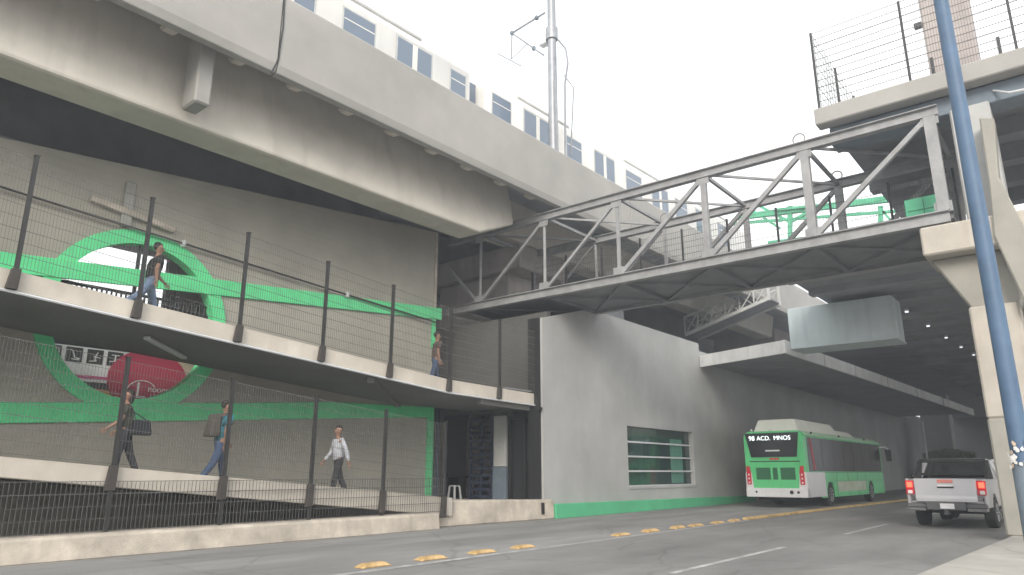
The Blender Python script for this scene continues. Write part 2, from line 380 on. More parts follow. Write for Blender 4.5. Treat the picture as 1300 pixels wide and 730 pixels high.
MB().box(48.2,51,16.6,21,0,11).build('pier', M['pinkcol'], via, bevel=.05)
MB().box(-10,-6,17.8,21.6,0,9.1).build('pier', M['pinkcol'], via, bevel=.05)

# ------------------------------------------------------------------ metro train
trn = thing('metro_train', 'cream metro train with dark blue windows running on the viaduct', 'train', (VX,15.4,11.9), rz=-.038)
def carriage(x0, x1, wins, doors, flip=False):
    yc = 16.75; hw = 1.35
    prof = [(yc-hw,12.15),(yc-hw,15.0),(yc-hw+.12,15.25),(yc-hw+.45,15.42),(yc+hw-.45,15.42),(yc+hw-.12,15.25),(yc+hw,15.0),(yc+hw,12.15)]
    body = MB().prism(prof, 'X', x0, x1).build('carriage', M['trainwhite'], trn, bevel=.03, smooth=40)
    for a, c in wins:
        MB().box(a-.05,c+.05,yc-hw-.006,yc-hw+.02,13.3,14.83).build('window_frame', M['trainroof'], body)
        MB().box(a,c,yc-hw-.012,yc-hw+.02,13.35,14.78).build('window', M['trainglass'], body, bevel=.006)
        MB().box(a+.02,c-.02,yc-hw-.02,yc-hw-.008,14.42,14.46).build('window_rail', M['trainwhite'], body)
    for a, c in doors:
        d = MB().box(a,c,yc-hw-.014,yc-hw+.02,12.5,14.85).build('door', M['trainglass'], body, bevel=.006)
        MB().box(a-.07,c+.07,yc-hw-.007,yc-hw+.02,12.45,14.93).build('door_seal', M['trainroof'], body)
        m_ = (a+c)/2
        MB().box(m_-.1,m_+.1,yc-hw-.03,yc-hw-.01,12.5,14.85).build('door_frame', M['trainwhite'], body)
    for k in range(3):
        xx = x0 + (x1-x0)*(k+.5)/3; MB().box(xx-1.7,xx+1.7,yc-1.1,yc+1.1,15.4,15.55).build('roof_unit', M['trainroof'], body, bevel=.04)
    return body
carriage(-6,16.45,[(-3,-1.8),(1.5,2.7),(6.3,7.5),(11.1,12.25),(15.5,16.2)],[(-.7,.8),(3.8,5.3),(8.6,10.1),(13.15,14.6)])
carriage(17.2,40,[(17.6,18.6),(22.1,23.1),(26.6,27.9),(31.2,32.4),(36,37.2)],[(19.4,21.0),(24.1,25.6),(28.9,30.4),(33.4,34.9)])
MB().box(16.45,17.2,15.85,17.65,12.4,15.1).build('gangway', M['trainglass'], trn, bevel=.03)

# catenary mast
mst = thing('catenary_mast', 'tall grey catenary mast with bracket arms and cables on the viaduct parapet', 'mast', (19.75,13.95,12.3))
b = MB(); b.lathe((19.75,13.95,12.2),'Z',[(0,.2),(.1,.19),(9,.16),(14,.14)],12); b.lathe((19.75,13.95,17.6),'Z',[(0,.24),(.5,.24)],12); b.lathe((19.75,13.95,20),'Z',[(0,.21),(.35,.21)],12)
b.build('pole', M['galv'], mst, smooth=40)
def on(x, y, X):
    r = fw*F + rt*(x-650) + up*(365-y); t = X/r.x; return Vector((X, r.y*t, 1.4+r.z*t))
q = {k: on(x,y,19.75) for k,(x,y) in dict(a=(692,16),b=(650,42),c=(649,75),d=(632,68),e=(662,84),f=(690,70),g=(655,66)).items()}
b = MB(); b.tube([q['a'],q['b']], .045, 6); b.tube([q['b'],q['f']], .04, 6); b.tube([q['b'],q['c']], .035, 6); b.tube([q['d'],q['e']], .03, 6); b.tube([q['c'],(q['f']+q['b'])/2], .02, 6)
b.build('bracket_arm', M['galv'], mst)
for k, p in enumerate((q['a'].lerp(q['b'],.25), q['b'], q['f'].lerp(q['b'],.3))):
    MB().ball(p, .11, .09, .11, 8, 6).build('insulator', M['bluegrey'], mst, smooth=60)
MB().box(19.6,19.9,14.15,14.5,17.5,17.9).build('lamp_head', M['lampwhite'], mst, bevel=.03)
b = MB(); x_ = 19.75
b.tube([(x_+.15,13.75,17.6),(x_+.2,13.45,17.1),(x_+.1,13.3,16.4),(x_+.1,13.45,15.6),(x_+.1,13.5,12.6)], .045, 6)
b.tube([(x_+.2,13.55,16),(x_+.3,13.2,15.4),(x_+.3,13.4,12.7)], .03, 6); b.tube([(x_-.2,13.7,15.8),(x_-.2,13.62,12.5)], .05, 6)
b.build('cable', M['galv'], mst)

# ------------------------------------------------------------------ station wall with the round opening
WY = 17.5; WX1 = 17.35
CX, CZ, CR = 7.35, 4.95, 1.9
wal = thing('station_wall', 'grey block station wall with round opening and green stripes behind the ramps', 'wall', (7.35,WY,0))
def walltop(x): return 8.45 + (x-4)*.107
n = 48; x0w = -16.
# wall face built as a ring of quads between the round hole and the outer border
outer = []; inner = []
for k in range(n):
    a = 2*math.pi*k/n; c, s_ = math.cos(a), math.sin(a)
    inner.append((CX+CR*c, CZ+CR*s_))
    t = 1e9
    if c > 1e-6: t = min(t, (CX+2.6-CX)/c)
    if c < -1e-6: t = min(t, (-2.6)/c)
    if s_ > 1e-6: t = min(t, 2.6/s_)
    if s_ < -1e-6: t = min(t, -2.6/s_)
    outer.append((CX+t*c, CZ+t*s_))
b = MB(); th = .25
for k in range(n):
    j = (k+1) % n
    P = [inner[k], outer[k], outer[j], inner[j]]
    b.add([(x,WY,z) for x,z in P]+[(x,WY+th,z) for x,z in P], [(0,1,2,3),(7,6,5,4),(0,3,7,4)])
def wq(pts):
    b.add([(x,WY,z) for x,z in pts]+[(x,WY+th,z) for x,z in pts], [(0,1,2,3),(7,6,5,4),(2,3,7,6),(1,2,6,5)])
xa, xb, za, zb = CX-2.6, CX+2.6, CZ-2.6, CZ+2.6
wq([(x0w,0),(xa,0),(xa,walltop(xa)),(x0w,walltop(x0w))]); wq([(xb,0),(WX1,0),(WX1,walltop(WX1)),(xb,walltop(xb))])
wq([(xa,0),(xb,0),(xb,za),(xa,za)]); wq([(xa,zb),(xb,zb),(xb,walltop(xb)),(xa,walltop(xa))])
b.build('wall_face', M['wall'], wal)
b = MB()
for k in range(64):
    a0, a1 = 2*math.pi*k/64, 2*math.pi*(k+1)/64
    ri, ro = CR-.02, CR+.32
    P = [(CX+ri*math.cos(a0),CZ+ri*math.sin(a0)),(CX+ro*math.cos(a0),CZ+ro*math.sin(a0)),(CX+ro*math.cos(a1),CZ+ro*math.sin(a1)),(CX+ri*math.cos(a1),CZ+ri*math.sin(a1))]
    y0, y1 = WY-.05, WY+.27
    b.add([(x,y0,z) for x,z in P]+[(x,y1,z) for x,z in P], [(0,1,2,3),(7,6,5,4),(0,3,7,4),(2,1,5,6)])
b.build('round_frame', M['green'], wal)
def st(z0a, z0b, z1a, z1b, xA, xB): return [(xA,z0a),(xB,z0b),(xB,z1b),(xA,z1a)]
# upper stripe rises to the right, bridging the opening
sl = .086
MB().prism(st(5.50-.0-sl*13.5, 5.52+sl*12.95+.02, 5.95-sl*13.5, 5.95+sl*12.95, -9.1, 17.62), 'Y', WY-.075, WY+.0).build('green_stripe', M['green'], wal, bevel=.01)
MB().prism([(-9.1,1.42),(17.2,3.22),(17.2,3.55),(13,3.42),(10.1,3.17),(4.5,2.78),(-9.1,1.95)], 'Y', WY-.07, WY+.0).build('green_stripe', M['green'], wal, bevel=.01)
MB().box(17.1,17.36,WY-.09,WY+.1,.5,3.6).build('green_corner_strip', M['green'], wal, bevel=.01)
MB().box(17.26,17.38,WY-.03,WY+.3,4.2,9.85).build('corner_strip', M['creamdirty'], wal)
MB().box(17.18,17.34,WY-.06,WY-.01,5.6,6.6).build('green_drop', M['green'], wal)
MB().box(6.62,6.86,WY-.1,WY-.0,7.15,8.3).build('downpipe', mat('pipe_paint',(.38,.37,.34),.8,.1,2), wal, bevel=.02)
MB().bar((5.9,WY-.08,7.62),(7.9,WY-.08,7.36),.14,.16).build('ledge', M['creamdirty'], wal, bevel=.02)
b = MB()
for k in range(40):
    x = 5.2+k*.11; b.box(x,x+.035,WY+.2,WY+.24,4.55,5.62)
b.box(5.1,9.6,WY+.18,WY+.26,5.58,5.64)
b.build('opening_railing', M['black'], wal)
MB().box(7.2,7.27,WY+.12,WY+.2,4.4,6.85).build('opening_mullion', M['black'], wal)

# concourse behind the opening
cnc = thing('concourse', 'dark concourse structure seen through the round opening in the wall', 'building', (8,20,0))
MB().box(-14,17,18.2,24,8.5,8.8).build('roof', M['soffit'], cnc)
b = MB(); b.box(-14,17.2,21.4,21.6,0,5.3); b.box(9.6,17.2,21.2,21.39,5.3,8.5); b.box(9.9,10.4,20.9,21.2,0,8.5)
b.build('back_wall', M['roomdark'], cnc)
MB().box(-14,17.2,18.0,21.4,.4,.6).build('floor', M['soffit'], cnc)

brd = thing('advertising_board', 'white and crimson advertising board seen through the lower half of the round opening', 'billboard', (8.3,20.45,3.4))
MB().box(6.2,9.0,20.5,20.56,3.72,4.62).build('white_panel', M['boardwhite'], brd, bevel=.006)
MB().box(6.2,9.0,20.485,20.498,3.80,3.88).build('pink_stripe', M['boardpink'], brd)
def icon(k, x):
    p = MB().box(x,x+.40,20.485,20.499,4.20,4.58).build('icon_tile', M['boardblack'], brd)
    b = MB(); y = 20.478; z = 4.39; cx = x+.2
    T = lambda pts, r=.014: b.tube([(cx+u,y,z+v) for u,v in pts], r, 5)
    if k == 0: T([(-.12,-.13),(-.02,-.13)]); T([(.0,-.1),(.03,.12),(.12,.1),(.14,0)])
    if k == 1: T([(-.12,.12),(-.05,.10),(.02,-.08),(.15,-.1)],.02); T([(-.06,-.12),(.12,-.13)])
    if k == 2: T([(-.14,-.13),(.04,-.11)]); T([(0,-.1),(.03,.08),(.06,.12)]); T([(-.05,.0),(.14,-.02)])
    if k == 3: T([(-.1,.1),(.1,.1)]); T([(0,.1),(0,-.06)],.02); T([(-.14,-.08),(.14,-.05)]); T([(.05,-.1),(.14,-.14)])
    b.build('pictogram', M['boardwhite'], p)
for k, x in enumerate((6.42,6.93,7.44,7.95)): icon(k, x)
MB().box(9.0,11.6,20.5,20.56,3.1,4.6).build('beige_panel', M['boardbeige'], brd, bevel=.006)
MB().box(6.4,8.4,20.5,20.55,3.1,3.55).build('orange_panel', M['boardorange'], brd)
b = MB(); pts = []
b.prism([(8.75+.95*math.cos(2*math.pi*k/40)*1.15+.35, 3.9+.85*math.sin(2*math.pi*k/40)) for k in range(40)], 'Y', 20.46, 20.495); b.build('red_disc', M['boardred'], brd)
b = MB(); b.tube([(8.95+.42*math.cos(R(a)),20.45,3.52+.36*math.sin(R(a))) for a in range(35,200,15)], .016, 5); b.build('logo_arc', M['boardwhite'], brd)
text_mesh('logo_letter','L',.62,(8.92,20.452,3.58),(1,0,0),(0,0,1),M['boardwhite'],brd)
text_mesh('logo_word','noonu',.24,(9.42,20.452,3.66),(1,0,0),(0,0,1),M['boardwhite'],brd)
text_mesh('logo_word','LIA',.2,(9.32,20.452,3.46),(1,0,0),(0,0,1),M['boardwhite'],brd)

brd.location = (7.41, 18.26, 3.19); brd.scale = (.893,.893,.893)
# ------------------------------------------------------------------ ramps
def upb(x): return 4.67 - .0750*x if x < 14.6 else 3.575 - .017*(x-14.6)
def uptop(x): return upb(x) + .40
up_r = thing('upper_ramp', 'upper pedestrian ramp with cream kerb sloping down to the right', 'ramp', (8,14.2,3.9))
xs = [-16,-4,3,9,14.6,19.0]
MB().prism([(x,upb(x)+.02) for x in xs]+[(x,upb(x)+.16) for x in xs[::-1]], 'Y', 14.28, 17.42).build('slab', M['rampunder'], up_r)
for xa_, xb_ in ((-16,14.6),(14.6,19.02)):
    MB().hexa([(xa_,14.1,upb(xa_)+.04),(xb_,14.1,upb(xb_)+.04),(xb_,14.28,upb(xb_)+.04),(xa_,14.28,upb(xa_)+.04)],
              [(xa_,14.1,uptop(xa_)),(xb_,14.1,uptop(xb_)),(xb_,14.28,uptop(xb_)),(xa_,14.28,uptop(xa_))]).build('kerb', M['cream'], up_r, bevel=.015)
b = MB(); b.tube([(x,14.07,upb(x)+.015) for x in xs], .028, 6); b.build('edge_conduit', M['lampwhite'], up_r)
b = MB(); b.bar((12.0,14.4,upb(12)-.05),(15.6,17.3,upb(15.6)-.05),.18,.14); b.bar((16.2,14.35,upb(16.2)-.06),(19.0,14.35,upb(19)-.06),.16,.16)
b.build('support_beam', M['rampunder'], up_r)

lo_r = thing('lower_ramp', 'lower pedestrian ramp with cream kerb sloping down to the dark doorway', 'ramp', (8,13.75,0))
lt = lambda x: 1.995-.0865*x
lb = lambda x: 1.72-.10*x
MB().hexa([(-16,13.75,lb(-16)),(14.5,13.75,lb(14.5)),(14.5,13.93,lb(14.5)),(-16,13.93,lb(-16))],
          [(-16,13.75,lt(-16)),(14.5,13.75,lt(14.5)),(14.5,13.93,lt(14.5)),(-16,13.93,lt(-16))]).build('kerb', M['cream'], lo_r, bevel=.015)
MB().hexa([(-16,13.93,lb(-16)+.04),(14.5,13.93,lb(14.5)+.04),(14.5,17.45,lb(14.5)+.04),(-16,17.45,lb(-16)+.04)],
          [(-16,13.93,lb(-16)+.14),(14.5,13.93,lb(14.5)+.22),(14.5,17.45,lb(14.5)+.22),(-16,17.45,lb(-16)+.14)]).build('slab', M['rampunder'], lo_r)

pl = tag(MB().prism([(13.42,0),(13.46,.36),(13.50,.39),(13.92,.41),(13.98,0)], 'X', -16, 13.7).build('plinth_wall', M['creamdirty'], bevel=.015),
         'low worn cream plinth wall along the road under the lower fence', 'wall')
blk = thing('block_wall', 'stained cream block wall in front of the dark doorway', 'wall', (16.7,14,0))
MB().hexa([(13.75,13.86,0),(19.0,13.6,0),(19.0,14.0,0),(13.75,14.3,0)],[(14.4,13.9,.66),(19.0,13.63,.58),(19.0,13.95,.58),(14.3,14.25,.70)]).build('front_wall', M['creamdirty'], blk, bevel=.03)
MB().hexa([(14.3,14.25,.02),(19.1,13.96,.02),(19.15,19,.02),(14.5,19,.02)],[(14.3,14.26,.50),(19.1,13.97,.50),(19.15,19,.50),(14.5,19,.50)]).build('landing', M['building'], blk)
MB().box(18.35,18.43,13.58,13.66,.16,.5).build('slot', M['black'], blk)

# ------------------------------------------------------------------ mesh fences
def panel(p, q, h0, h1, step=.055, rows=9, r=.0024):
    """welded wire mesh between two posts; p,q ground points"""
    p, q = Vector(p), Vector(q); b = MB(); n = max(2, int((q-p).length/step)); nd = Vector((-(q-p).y,(q-p).x,0)).normalized()
    def rod(a, c, rr):
        d = (c-a).normalized(); s1 = nd*rr; s2 = d.cross(nd).normalized()*rr
        b.add([a-s1-s2,a+s1-s2,a+s1+s2,a-s1+s2,c-s1-s2,c+s1-s2,c+s1+s2,c-s1+s2], [(0,1,5,4),(1,2,6,5),(2,3,7,6),(3,0,4,7)])
    for k in range(n+1):
        t = k/n; g = p.lerp(q, t); rod(g+Vector((0,0,h0)), g+Vector((0,0,h1)), r)
    for j in range(rows+1):
        z = h0 + (h1-h0)*j/rows; rod(p+nd*.006+Vector((0,0,z)), q+nd*.006+Vector((0,0,z)), r*(2.0 if j % 3 == 0 else 1.5))
    return b
def fence(name, label, xs, y, gz, h, brz0, brz1, postbot):
    f = thing(name, label, 'fence', (xs[3], y, gz(xs[3])))
    for x in xs:
        b = MB().box(x-.035,x+.035,y-.035,y+.035,postbot(x),gz(x)+h); b.box(x-.045,x+.045,y-.045,y+.045,gz(x)+h,gz(x)+h+.02)
        po = b.build('post', M['fencepost'], f)
        MB().hexa([(x-.12,y-.06,brz0(x)),(x+.06,y-.06,brz0(x)),(x+.06,y+.03,brz0(x)),(x-.12,y+.03,brz0(x))],
                  [(x-.07,y-.06,brz1(x)),(x+.07,y-.06,brz1(x)),(x+.07,y+.03,brz1(x)),(x-.07,y+.03,brz1(x))]).build('post_bracket', M['bracket'], po, bevel=.008)
    for a, c in zip(xs[:-1], xs[1:]):
        panel((a+.04,y,gz(a)),(c-.04,y,gz(c)), .05, h-.06).build('mesh_panel', M['wire'], f)
    return f
ux = [-2.55,-.45,1.67,3.78,5.87,8.02,10.2,12.35,14.58,16.8,18.95]
ffu = fence('mesh_fence', 'dark wire mesh fence on dark posts standing along the upper ramp kerb', ux, 14.05, uptop, 2.12, lambda x: upb(x)+.05, lambda x: uptop(x)+.02, lambda x: upb(x)+.1)
lx = [-2.9,-.75,1.4,3.55,5.68,7.8,9.88,11.98,14.1]
ffl = fence('mesh_fence', 'dark wire mesh fence on dark posts standing along the lower ramp kerb', lx, 13.70, lt, 1.95, lambda x: lb(x)-.06, lambda x: lt(x)+.02, lambda x: .38)
for a, c in zip(lx[:-1], lx[1:]):
    panel((a+.04,13.68,.40),(c-.04,13.68,.40), .02, .85, .075, 4, .004).build('lower_mesh_panel', mat('wire_light',(.10,.10,.097),.6,.1,6) if 'wl' not in M else M['wl'], ffl)
# hand rail cable along the wall
hr = thing('wall_cable', 'black cable with white clips running down along the upper wall', 'cable', (8.15,17.2,7.0))
cz = lambda x: 7.06 - (x-8.15)*.062
b = MB(); b.tube([(x,17.36,cz(x)) for x in (-3,2,8,13,17.3)], .028, 6); b.build('cable', M['black'], hr)
for x in (3.2,8.15,13.38): MB().box(x-.05,x+.05,17.3,17.44,cz(x)-.09,cz(x)+.09).build('clip', M['lampwhite'], hr, bevel=.02)
tag(MB().bar((6.6,15.2,upb(6.6)-.03),(8.1,16.5,upb(8.1)-.03),.14,.08).build('tube_lamp', M['lampwhite'], bevel=.02), 'pale fluorescent tube lamp under the upper ramp slab', 'lamp')

# ------------------------------------------------------------------ entrance recess
ent = thing('entrance_bay', 'dark recessed entrance bay with navy grille and glass door beside the grey building', 'entrance', (19.2,16.4,.5))
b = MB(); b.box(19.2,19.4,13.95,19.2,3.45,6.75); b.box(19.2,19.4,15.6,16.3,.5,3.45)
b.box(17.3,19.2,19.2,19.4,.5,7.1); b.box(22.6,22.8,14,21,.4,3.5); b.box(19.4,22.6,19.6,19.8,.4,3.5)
b.box(19.4,22.8,14.0,21,3.46,3.6); b.build('bay_wall', mat('bay_shade_paint', (.115,.113,.106), .9, .14, .6, .2, 25), ent)  # shade of the recess is put into this darker wall colour
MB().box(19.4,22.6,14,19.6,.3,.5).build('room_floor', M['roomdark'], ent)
MB().box(19.08,19.2,15.68,16.22,1.6,3.3).build('column_face', M['lightgrey'], ent, bevel=.01)
MB().box(19.06,19.2,15.66,16.24,.5,1.58).build('column_base', M['bluegrey'], ent, bevel=.01)
d = MB().box(19.22,19.28,14.25,15.55,.5,3.2).build('glass_door', M['darkglass'], ent)
b = MB()
for y in (14.15,15.55,14.9): b.box(19.12,19.2,y-.05,y+.05,.5,3.25)
b.box(19.12,19.2,14.15,15.6,3.15,3.3); b.build('door_frame', M['black'], d)
b = MB()
for k in range(12): b.box(19.14,19.18,16.32,17.35,.55+k*.235,.57+.09+k*.235)
for y in (16.33,16.84,17.35): b.box(19.11,19.21,y-.035,y+.035,.5,3.35)
g_ = b.build('grille_gate', M['doorblue'], ent)
MB().box(17.42,17.54,17.3,17.42,.5,3.5).build('door_post', M['doorblue'], ent)
b = MB(); b.box(19.1,19.2,18.5,18.62,.5,3.4); b.box(19.1,19.2,17.4,18.6,3.3,3.42)
b.build('gate_frame', M['doorblue'], ent)
MB().box(17.3,19.35,14.2,19.1,4.9-.96+.02,3.56+.0+.45).build('landing_fascia', M['soffit'], ent)
# stool
stl = thing('plastic_stool', 'white plastic stool in the dark doorway next to the navy grille', 'stool', (18.85,17.8,.5))
MB().hexa([(18.7,17.65,.93),(19.0,17.65,.93),(19.0,17.95,.93),(18.7,17.95,.93)],[(18.72,17.67,.97),(18.98,17.67,.97),(18.98,17.93,.97),(18.72,17.93,.97)]).build('seat', M['whitepaint'], stl, bevel=.015)
for ix in (-1,1):
    for iy in (-1,1):
        MB().bar((18.85+ix*.16,17.8+iy*.16,.5),(18.85+ix*.12,17.8+iy*.12,.94),.05).build('leg', M['whitepaint'], stl)
tbl = thing('desk', 'dark desk standing in the entrance room behind the stool', 'desk', (20.2,18.6,.5))
MB().box(19.8,20.6,17.7,19.3,1.22,1.27).build('desk_top', M['black'], tbl); MB().box(19.85,20.55,17.75,17.8,.5,1.22).build('side_panel', M['black'], tbl); MB().box(19.85,20.55,19.2,19.25,.5,1.22).build('side_panel', M['black'], tbl)

# ------------------------------------------------------------------ grey station building
GY = 13.8
bld = thing('station_building', 'plain grey rendered station building with barred window and green kerb', 'building', (24,GY,0))
b = MB(); wx0, wx1, wz0, wz1 = 24.05, 29.75, .88, 3.12
ztop = 7.25
b.prism([(18.7,0),(21.7,0),(21.7,ztop),(18.7,6.42)],'Y',GY,GY+.3)
for (x0,x1,z0,z1) in ((21.7,wx0,0,ztop),(wx1,31.0,0,ztop),(wx0,wx1,0,wz0),(wx0,wx1,wz1,ztop)): b.box(x0,x1,GY,GY+.3,z0,z1)
b.box(18.7,19.0,GY+.3,14.3,0,6.4); b.box(31.0,90,GY,GY+.3,0,6.9)
b.box(22.2,31,GY+.3,21,7.0,7.2)
b.build('wall', M['building'], bld)
MB().box(22.2,31,13.86,20.9,7.2,7.24).build('roof', M['soffit'], bld)
MB().box(18.62,18.69,13.88,14.34,.55,6.42).build('corner_post', M['black'], bld)
win = MB().box(wx0,wx1,GY+.2,GY+.24,wz0,wz1).build('window', M['greenglass'], bld)
b = MB()
for k in range(5):
    z = wz0 + .03 + k*(wz1-wz0-.06)/4
    if k < 4: b.box(wx0,wx1,GY+.10,GY+.14,z-.03,z+.03)
b.build('window_bar', M['lampwhite'], win)
b = MB(); b.box(27.9,29.0,GY+.185,GY+.197,wz0+.1,wz1-.35); b.build('green_blind', mat('blind_green',(.10,.26,.2),.5,.25,3,stretch=(6,6,.2)), win)
MB().box(wx0-.03,wx1+.03,GY-.03,GY+.2,wz0-.08,wz0).build('window_sill', M['building'], win, bevel=.008)
MB().hexa([(19.02,13.55,0),(36.5,13.72,0),(36.5,13.8,0),(19.02,13.8,0)],[(19.02,13.57,.44),(36.5,13.74,.30),(36.5,13.8,.30),(19.02,13.8,.44)]).build('green_kerb', M['kerbgreen'], bld, bevel=.01)
MB().box(18.45,18.62,13.76,13.84,3.35,3.45).build('wall_lamp', M['black'], bld)

cnp = thing('bus_canopy', 'flat concrete canopy with pale fascia over the parked bus', 'canopy', (31,9,6.2))
poly = [(31.0,13.79),(29.5,9.45),(50,8.7),(73,7.95),(73,13.79)]
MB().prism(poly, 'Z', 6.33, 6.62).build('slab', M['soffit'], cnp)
b = MB()
fp = [(30.98,13.78),(29.4,9.33),(50,8.58),(73,7.83)]
for (a, c) in zip(fp[:-1], fp[1:]):
    d = Vector((c[0]-a[0],c[1]-a[1],0)).normalized(); nn = Vector((-d.y,d.x,0))*.1
    if d.x < 0: nn = Vector((-d.y,d.x,0))*.1
    b.hexa([(a[0],a[1],6.14),(c[0],c[1],6.14),(c[0]+nn.x,c[1]+nn.y,6.14),(a[0]+nn.x,a[1]+nn.y,6.14)],
           [(a[0],a[1],6.68),(c[0],c[1],6.68),(c[0]+nn.x,c[1]+nn.y,6.68),(a[0]+nn.x,a[1]+nn.y,6.68)])
b.build('fascia', mat('fascia_paint', (.74,.74,.73), .7, .08, 1.5, streak=.25), cnp)
b = MB()
for x in (34.2,38.9,45,52,60): y = 9.33-(x-29.4)*.0364; b.box(x,x+.05,y-.012,y+.03,6.12,6.7)
b.build('fascia_joint', M['soffit'], cnp)

# ------------------------------------------------------------------ truss footbridge
TX, TW = 18.8, 3.3; ZB, ZT = 7.27, 10.0
yv = [16.66,13.73,10.82,7.87,4.95,1.95]
trs = thing('truss_footbridge', 'grey steel truss footbridge crossing the road from the station to the pillar', 'footbridge', (TX,10,7.1))
def H(b, p, q, w_, h_, t=.025):   # I section bar, flanges up/down
    p, q = Vector(p), Vector(q); d = (q-p).normalized(); r = Vector((0,0,1)) if abs(d.z) < .9 else Vector((0,1,0))
    a = d.cross(r).normalized(); u = a.cross(d)
    b.bar(p+u*(h_/2-t/2), q+u*(h_/2-t/2), w_, t, r); b.bar(p-u*(h_/2-t/2), q-u*(h_/2-t/2), w_, t, r); b.bar(p, q, t, h_-2*t, r)
for fx, nm in ((TX,'near'),(TX+TW,'far')):
    b = MB(); H(b,(fx,18.5,ZB),(fx,1.85,ZB),.22,.30); b.build('bottom_chord', M['steel'], trs)
    b = MB(); H(b,(fx,18.3,ZT),(fx,1.75,ZT),.22,.27); b.build('top_chord', M['steel'], trs)
    for i, y in enumerate(yv):
        b = MB(); s_ = (.07,.08,.10,.17,.22,.26)[i]
        if i < 2: b.tube([(fx,y,ZB+.1),(fx,y,ZT-.1)], .055, 8)
        else: b.bar((fx,y,ZB+.15),(fx,y,ZT-.135), s_, s_*.8)
        b.build('vertical', M['steel'], trs)
    for i in range(5):
        b = MB(); b.bar((fx,yv[i]-.1,ZB+.18),(fx,yv[i+1]+.12,ZT-.2), .09 if i<2 else .12); b.build('diagonal', M['steel'], trs)
    b = MB(); b.bar((fx,yv[0]+.1,ZB+.15),(fx,18.3,ZT-1.0),.09); b.build('diagonal', M['steel'], trs)
for y in yv:
    for z in (ZB+.24, ZT-.22): MB().box(TX-.07,TX-.055,y-.19,y+.19,z-.13,z+.13).build('gusset_plate', M['steel'], trs)
b = MB()
for i, y in enumerate(yv):
    b.bar((TX,y,ZT),(TX+TW,y,ZT),.09,.1)
for i in range(5):
    b.bar((TX,yv[i],ZT-.02),(TX+TW,yv[i+1],ZT-.02),.07)
b.build('top_bracing', M['steel'], trs)
b = MB().box(TX+.1,TX+TW-.1,1.8,18.4,7.24,7.34); b.build('deck', M['steeldark'], trs)
b = MB()
for y in yv: b.bar((TX+.1,y,7.18),(TX+TW-.1,y,7.18),.12,.12)
for i in range(5):
    b.bar((TX+.1,yv[i],7.17),(TX+TW-.1,yv[i+1],7.17),.06); b.bar((TX+TW-.1,yv[i],7.165),(TX+.1,yv[i+1],7.165),.06)
b.build('floor_bracing', M['steeldark'], trs)
for x, y in ((TX,5.05),(TX+TW,4.95),(TX+TW,10.8)):
    b = MB(); b.tube([(x,y+.16*math.cos(R(a)),ZT+.26+.16*math.sin(R(a))) for a in range(0,361,30)], .025, 6); b.build('lifting_ring', M['steel'], trs)
b = MB()
for i in range(9):
    y0, y1 = 16.6-i*1.63, 16.6-(i+1)*1.63
    s_ = panel((TX+TW-.2,y0,7.34),(TX+TW-.2,y1,7.34), .05, 2.2, .08, 10, .0032); b.v, b.f, b.mi = b.v + s_.v, b.f + [[len(b.v)+i_ for i_ in f] for f in s_.f], b.mi + s_.mi
b.build('railing_mesh', M['wire'], trs)
for i in range(10): MB().box(TX+TW-.24,TX+TW-.18,16.6-i*1.63-.03,16.6-i*1.63+.03,7.34,9.6).build('railing_post', M['fencepost'], trs)

# ------------------------------------------------------------------ pillar, capital and upper slab on the right
plr = thing('concrete_pillar', 'big concrete pillar with flared head holding the footbridge end on the right', 'pillar', (19.2,1.35,.1))
MB().box(18.8,19.9,.86,1.80,.1,2.55).build('painted_base', M['pillarlow_shade'], plr, bevel=.04)
MB().box(18.8,19.9,.86,1.80,2.551,5.05).build('shaft', M['pillar'], plr, bevel=.04)
MB().prism([(.86,5.051),(1.76,5.051),(2.42,6.34),(.5,6.34)], 'X', 19.05, 20.0).build('capital', M['pillarlow_shade'], plr, bevel=.04)  # shadow on the flared head is painted in with the darker grey
MB().box(18.55,20.4,.3,2.5,6.341,7.04).build('corbel', M['pillar'], plr, bevel=.04)
MB().box(19.0,20.2,.72,1.55,7.041,10.01).build('upper_shaft', M['building'], plr, bevel=.04)
pp = [on(x,y,18.5) for x,y in ((1243,150),(1262,150),(1268,225),(1302,290),(1306,395),(1262,300),(1256,235))]
MB().prism([(p.y,p.z) for p in pp], 'X', 18.45, 18.9).build('bracket_fin', M['pillarlow_shade'], plr, bevel=.03)

slb = thing('upper_deck', 'raised concrete deck with mesh fence above the footbridge end at top right', 'deck', (20,2,10.4))
b = MB(); b.box(18.75,19.2,-8,4.58,10.5,10.98)
b.build('edge_beam', M['parapet'], slb, bevel=.03)
b = MB()
yl = [4.5,4.4,4.4,4.45,4.3]
b.box(19.2,30,-8,4.45,10.75,10.95)
for x in range(20, 30, 2): b.box(x,x+.5,-8,4.45-.25*((x//2)%3),10.25,10.75)
b.build('ribbed_soffit', M['steeldark'], slb)
b = MB(); b.box(19.22,19.9,-6,4.35,10.02,10.5); b.build('cross_beam', M['bluegrey'], slb, bevel=.02)
MB().tube([(19.2,.6,10.3),(18.9,.3,10.0),(18.9,-.3,9.95),(19,-1.2,10.3)], .03, 6).build('cable', M['lampwhite'], slb)
stf = thing('deck_fence', 'wire mesh fence with dark posts along the edge of the upper deck', 'fence', (19,2,10.98))
fy = [4.47,2.24,0.0,-2.2]
for y in fy: MB().box(18.93,18.99,y-.03,y+.03,10.98,13.4).build('post', M['fencepost'], stf)
for a, c in zip(fy[:-1], fy[1:]): panel((18.96,a,10.98),(18.96,c,10.98), .06, 2.4, .06, 11, .0045).build('mesh_panel', M['wire'], stf)
fxs = [18.96,21.1,23.2,25.3,27.4,29.5]
for x in fxs[1:]: MB().box(x-.03,x+.03,4.37,4.43,10.95,13.3).build('post', M['fencepost'], stf)
